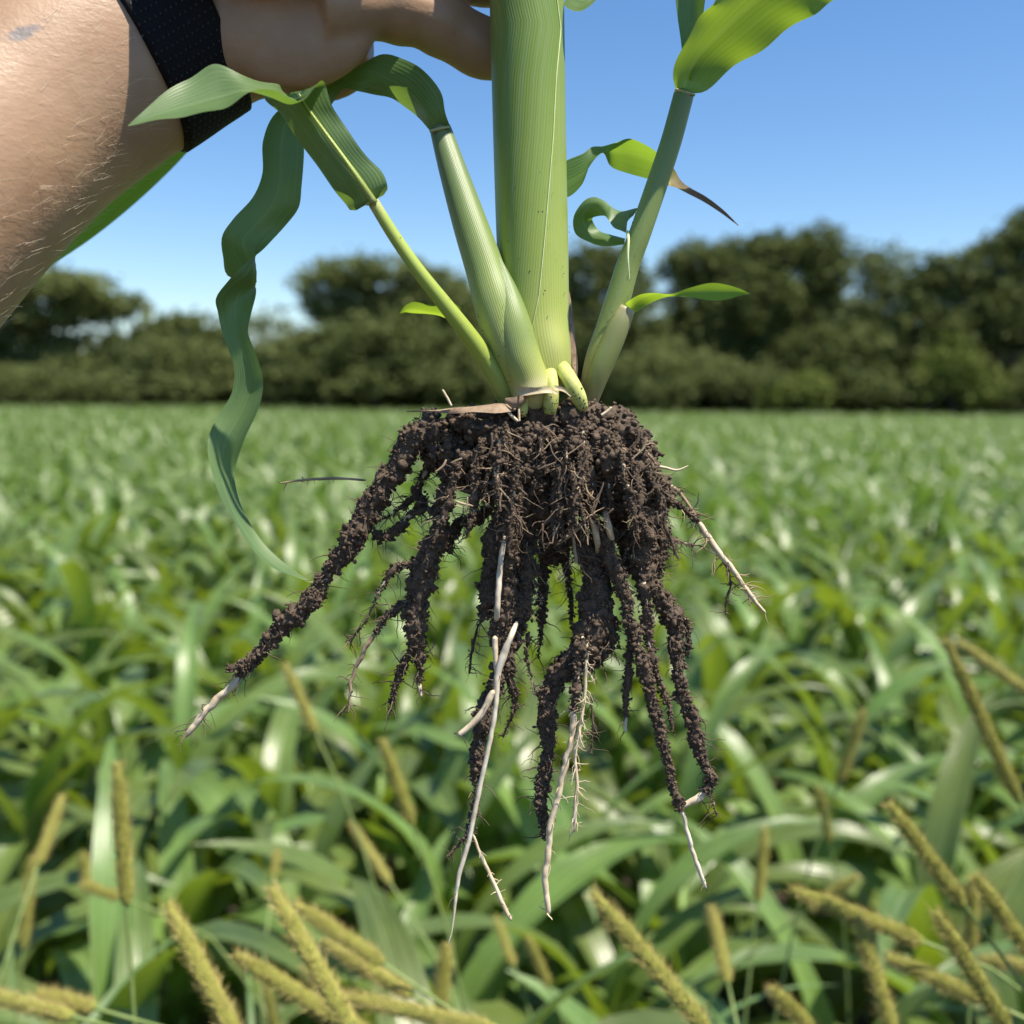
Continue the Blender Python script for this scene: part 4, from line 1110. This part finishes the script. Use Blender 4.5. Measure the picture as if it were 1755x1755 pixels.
# ------------------------------------------------------------------ the arm and hand
def skin_mat():
    m, t, b, out = new_mat('skin')
    oc = nd(t, 'ShaderNodeTexCoord').outputs['Object']
    n1 = noise(t, oc, 40, 4, 0.6); n2 = noise(t, oc, 220, 3, 0.6)
    base = ramp(t, n1, [(0.3, (0.34, 0.205, 0.118)), (0.7, (0.46, 0.30, 0.185))])
    base = mixc(t, mathn(t, 'MULTIPLY', ramp(t, n2, [(0.55, (0, 0, 0)), (0.75, (1, 1, 1))]), 0.30), base, (0.40, 0.20, 0.12))
    # grey smudged mark on the forearm
    c = Q(12, 28, -70)
    vs = nd(t, 'ShaderNodeVectorMath', operation='SUBTRACT'); t.links.new(oc, vs.inputs[0]); vs.inputs[1].default_value = MARK
    dd = nd(t, 'ShaderNodeVectorMath', operation='MULTIPLY'); t.links.new(vs.outputs[0], dd.inputs[0]); dd.inputs[1].default_value = (1, 1, 1)
    s1 = nd(t, 'ShaderNodeVectorMath', operation='DOT_PRODUCT'); t.links.new(vs.outputs[0], s1.inputs[0]); s1.inputs[1].default_value = (0.80, 0.0, 0.60)
    s2 = nd(t, 'ShaderNodeVectorMath', operation='DOT_PRODUCT'); t.links.new(vs.outputs[0], s2.inputs[0]); s2.inputs[1].default_value = (-0.60, 0.0, 0.80)
    e = mathn(t, 'ADD', mathn(t, 'POWER', mathn(t, 'DIVIDE', s1.outputs['Value'], 0.0062), 2.0), mathn(t, 'POWER', mathn(t, 'DIVIDE', s2.outputs['Value'], 0.0021), 2.0))
    e = mathn(t, 'ADD', e, mathn(t, 'MULTIPLY', mathn(t, 'SUBTRACT', n2, 0.5), 2.6))
    mk = mathn(t, 'MULTIPLY', ramp(t, e, [(0.35, (1, 1, 1)), (1.0, (0, 0, 0))]), 0.78)
    base = mixc(t, mk, base, (0.11, 0.11, 0.125))
    t.links.new(base, b.inputs['Base Color'])
    b.inputs['Roughness'].default_value = 0.46
    b.inputs['Specular IOR Level'].default_value = 0.5
    b.inputs['Subsurface Weight'].default_value = 0.12
    b.inputs['Subsurface Radius'].default_value = (1.0, 0.35, 0.2)
    b.inputs['Subsurface Scale'].default_value = 0.004
    vo = nd(t, 'ShaderNodeTexVoronoi'); vo.inputs['Scale'].default_value = 900; t.links.new(oc, vo.inputs['Vector'])
    hgt = mathn(t, 'ADD', mathn(t, 'MULTIPLY', vo.outputs['Distance'], 0.5), noise(t, oc, 500, 4, 0.6))
    wr = nd(t, 'ShaderNodeMapping'); wr.inputs['Rotation'].default_value = (0, 0.7, 0); wr.inputs['Scale'].default_value = (1, 1, 3.5); t.links.new(oc, wr.inputs[0])
    hgt = mathn(t, 'MULTIPLY_ADD', noise(t, wr.outputs[0], 170, 4, 0.6), 1.6, hgt)
    bump(t, b, hgt, 0.28, 0.00025)
    return m


# path of arm: (x, y, distance m, half-height mm, half-depth mm)
ARM = [(-560, 800, .25, 38, 36), (-390, 620, .262, 37, 35), (-185, 398, .277, 35, 33), (-78, 286, .285, 34.5, 31), (40, 186, .295, 33.5, 28), (155, 110, .304, 33, 26), (225, 75, .309, 32, 24), (280, 40, .312, 32, 22), (350, -10, .315, 34, 19), (430, -45, .317, 38, 17), (510, -65, .317, 41, 15), (575, -75, .316, 39, 13), (612, -80, .315, 33, 11)]
arm_c = catmull([(*P(x, y, d), a / 1000, b / 1000) for (x, y, d, a, b) in ARM], 90)
ARM_P, ARM_A, ARM_B = arm_c[:, :3], arm_c[:, 3], arm_c[:, 4]
body_loc = ARM_P[0].copy()
MARK = tuple(P(14, 32, 0.262) - body_loc)
M_SKIN = skin_mat()
PER = bpy.data.objects.new('person', None)
geos = []
v, f, _ = tube(ARM_P, ARM_A, 40, ref=UP, rad2=ARM_B)
geos.append((v, f))


def finger(rows, n=26):
    c = catmull([(*P(x, y, d), r / 1000) for (x, y, d, r) in rows], n)
    pth, rad = c[:, :3], c[:, 3].copy()
    # rounded tip
    t = (pth[-1] - pth[-2]); t /= np.linalg.norm(t)
    ext = [pth[-1] + t * rad[-1] * s for s in (0.35, 0.65, 0.85, 0.96)]
    er = [rad[-1] * math.sqrt(1 - s * s) for s in (0.35, 0.65, 0.85, 0.96)]
    v, f, _ = tube(np.vstack([pth, ext]), np.concatenate([rad, er]), 20)
    geos.append((v, f))


finger([(540, 10, .302, 12), (600, 8, .306, 11), (655, 11, .3105, 9.8), (690, 18, .313, 10.4), (725, 28, .315, 9.3), (755, 42, .317, 9.9), (785, 60, .319, 9.0), (825, 82, .3208, 9.4), (862, 92, .321, 8.2)])          # little finger
finger([(540, -110, .303, 12), (620, -120, .310, 11), (700, -100, .313, 10.8), (780, -62, .3175, 10.4), (850, -45, .3215, 9.8), (915, -75, .321, 9), (955, -100, .315, 7.5)])                      # ring
finger([(540, -220, .304, 12), (640, -235, .312, 11), (740, -210, .320, 10.5), (830, -180, .3235, 10), (915, -185, .3225, 9.4), (970, -205, .314, 8.5), (978, -215, .304, 7.4)])                  # middle
finger([(540, -310, .303, 12), (640, -340, .312, 11), (740, -330, .320, 10.4), (830, -305, .3235, 10), (915, -305, .3225, 9.2), (968, -320, .313, 8.2), (974, -330, .303, 7.2)])                  # index
finger([(420, -190, .294, 16), (500, -290, .282, 14.5), (600, -330, .274, 12.6), (720, -320, .2725, 11.4), (820, -300, .275, 11), (890, -290, .2775, 9.6), (925, -288, .279, 8)])                   # thumb
# heel of the hand; unseen thumb pad, swollen to cast shade on the palm
for (x, y, d, rx, ry, rz) in ((500, 40, .307, 26, 20, 9), (430, 10, .3065, 22, 22, 10), (440, -170, .288, 28, 24, 20), (500, -230, .280, 20, 20, 18), (565, 62, .307, 9, 13, 8)):
    c = P(x, y, d)
    geos.append((ICO3 @ np.stack([RIGHT * rx, -FWD * rz, UP * ry]) / 1000 + c, ICO3F))
vs, fs, o_ = [], [], 0
for v, f in geos:
    vs.append(v); fs += [tuple(int(i) + o_ for i in q) for q in f]; o_ += len(v)
v = np.vstack(vs) - body_loc
me = make_mesh('person', v, fs)
bm = bmesh.new(); bm.from_mesh(me); bmesh.ops.remove_doubles(bm, verts=bm.verts, dist=1e-6); bmesh.ops.recalc_face_normals(bm, faces=bm.faces); bm.to_mesh(me); bm.free()
PER = bpy.data.objects.new('person', me); COL.objects.link(PER); PER.location = body_loc
PER['label'] = 'bare forearm and hand of a person gripping the uprooted plant by its stem'; PER['category'] = 'person'
me.materials.append(M_SKIN)
rm = PER.modifiers.new('remesh', 'REMESH'); rm.mode = 'VOXEL'; rm.voxel_size = 0.0011; rm.use_smooth_shade = True
smo = PER.modifiers.new('smooth', 'SMOOTH'); smo.factor = 0.5; smo.iterations = 12

# forearm hairs
APX = np.array([px_of(p)[0] for p in ARM_P])
t_, a_, b_ = frames(ARM_P, UP)
M_HAIR = plain_mat('blond_hair', (0.75, 0.62, 0.44), (0.92, 0.84, 0.68), 200, 0.3, 0.00001, spec=0.9)
nh = 1100
ii = RNG.uniform(np.interp(-330, APX, np.arange(90)), np.interp(170, APX, np.arange(90)), nh); i0 = ii.astype(int)
th = RNG.uniform(0, 6.283, nh)
ca, cb = np.cos(th)[:, None], np.sin(th)[:, None]
st = ARM_P[i0] + a_[i0] * ca * ARM_A[i0][:, None] + b_[i0] * cb * ARM_B[i0][:, None]
nrm = a_[i0] * ca / ARM_A[i0][:, None] + b_[i0] * cb / ARM_B[i0][:, None]; nrm /= np.linalg.norm(nrm, axis=1)[:, None]
vis = np.einsum('ij,ij->i', nrm, CAM - st) > -0.12
st, nrm, i0 = st[vis], nrm[vis], i0[vis]
tang = np.cross(nrm, t_[i0])
d = t_[i0] * 0.8 + tang * RNG.uniform(-0.5, 0.3, len(st))[:, None] + nrm * 0.16
st = st + nrm * 0.0001
hv, hf = hairs(st, d, RNG.uniform(0.003, 0.008, len(st)), RNG.uniform(0.000016, 0.000034, len(st)), 5, 0.1, 0.10)
obj('arm_hair', hv, hf, M_HAIR, PER, stuff=True)

# black woven strap round the wrist
def strap_mat():
    m, t, b, out = new_mat('black_webbing')
    u, v, uv = uvxy(t)
    a = mathn(t, 'SINE', mathn(t, 'MULTIPLY', u, 6.283 * 75))
    cc = mathn(t, 'SINE', mathn(t, 'MULTIPLY_ADD', v, 6.283 * 13, mathn(t, 'MULTIPLY', u, 6.283 * 25)))
    h = mathn(t, 'MULTIPLY', mathn(t, 'MAXIMUM', a, 0.0), mathn(t, 'MAXIMUM', cc, 0.0))
    t.links.new(mixc(t, ramp(t, h, [(0.5, (0, 0, 0)), (0.95, (1, 1, 1))]), (0.004, 0.004, 0.005), (0.05, 0.05, 0.056)), b.inputs['Base Color'])
    b.inputs['Roughness'].default_value = 0.7; b.inputs['Specular IOR Level'].default_value = 0.2
    bump(t, b, h, 0.8, 0.0004)
    return m


M_STRAP = strap_mat()
APX = np.array([px_of(p)[0] for p in ARM_P])
k0, k1 = np.interp(206, APX, np.arange(90)), np.interp(302, APX, np.arange(90))
N = 26
idx = np.linspace(k0, k1, N)
sp = np.stack([np.interp(idx, np.arange(90), ARM_P[:, j]) for j in range(3)], 1)
sa = np.interp(idx, np.arange(90), ARM_A) + 0.0016; sb = np.interp(idx, np.arange(90), ARM_B) + 0.0016
prof = np.concatenate([[-0.0022], np.zeros(N - 2), [-0.0022]])
v, f, uv = tube(sp, sa + prof, 72, ref=UP, cap=False, rad2=sb + prof)
tg = frames(sp, UP)[0]
v = v.reshape(N, 73, 3) + tg[:, None, :] * (np.linspace(0, 1, N)[:, None] * (1 + np.cos(np.linspace(0, 2 * math.pi, 73)))[None, :] * 0.0075)[:, :, None]
v = v.reshape(-1, 3)
ST = obj('wrist_strap', v, f, M_STRAP, None, uv)
ST['label'] = 'black woven fabric strap worn round the wrist'; ST['category'] = 'strap'
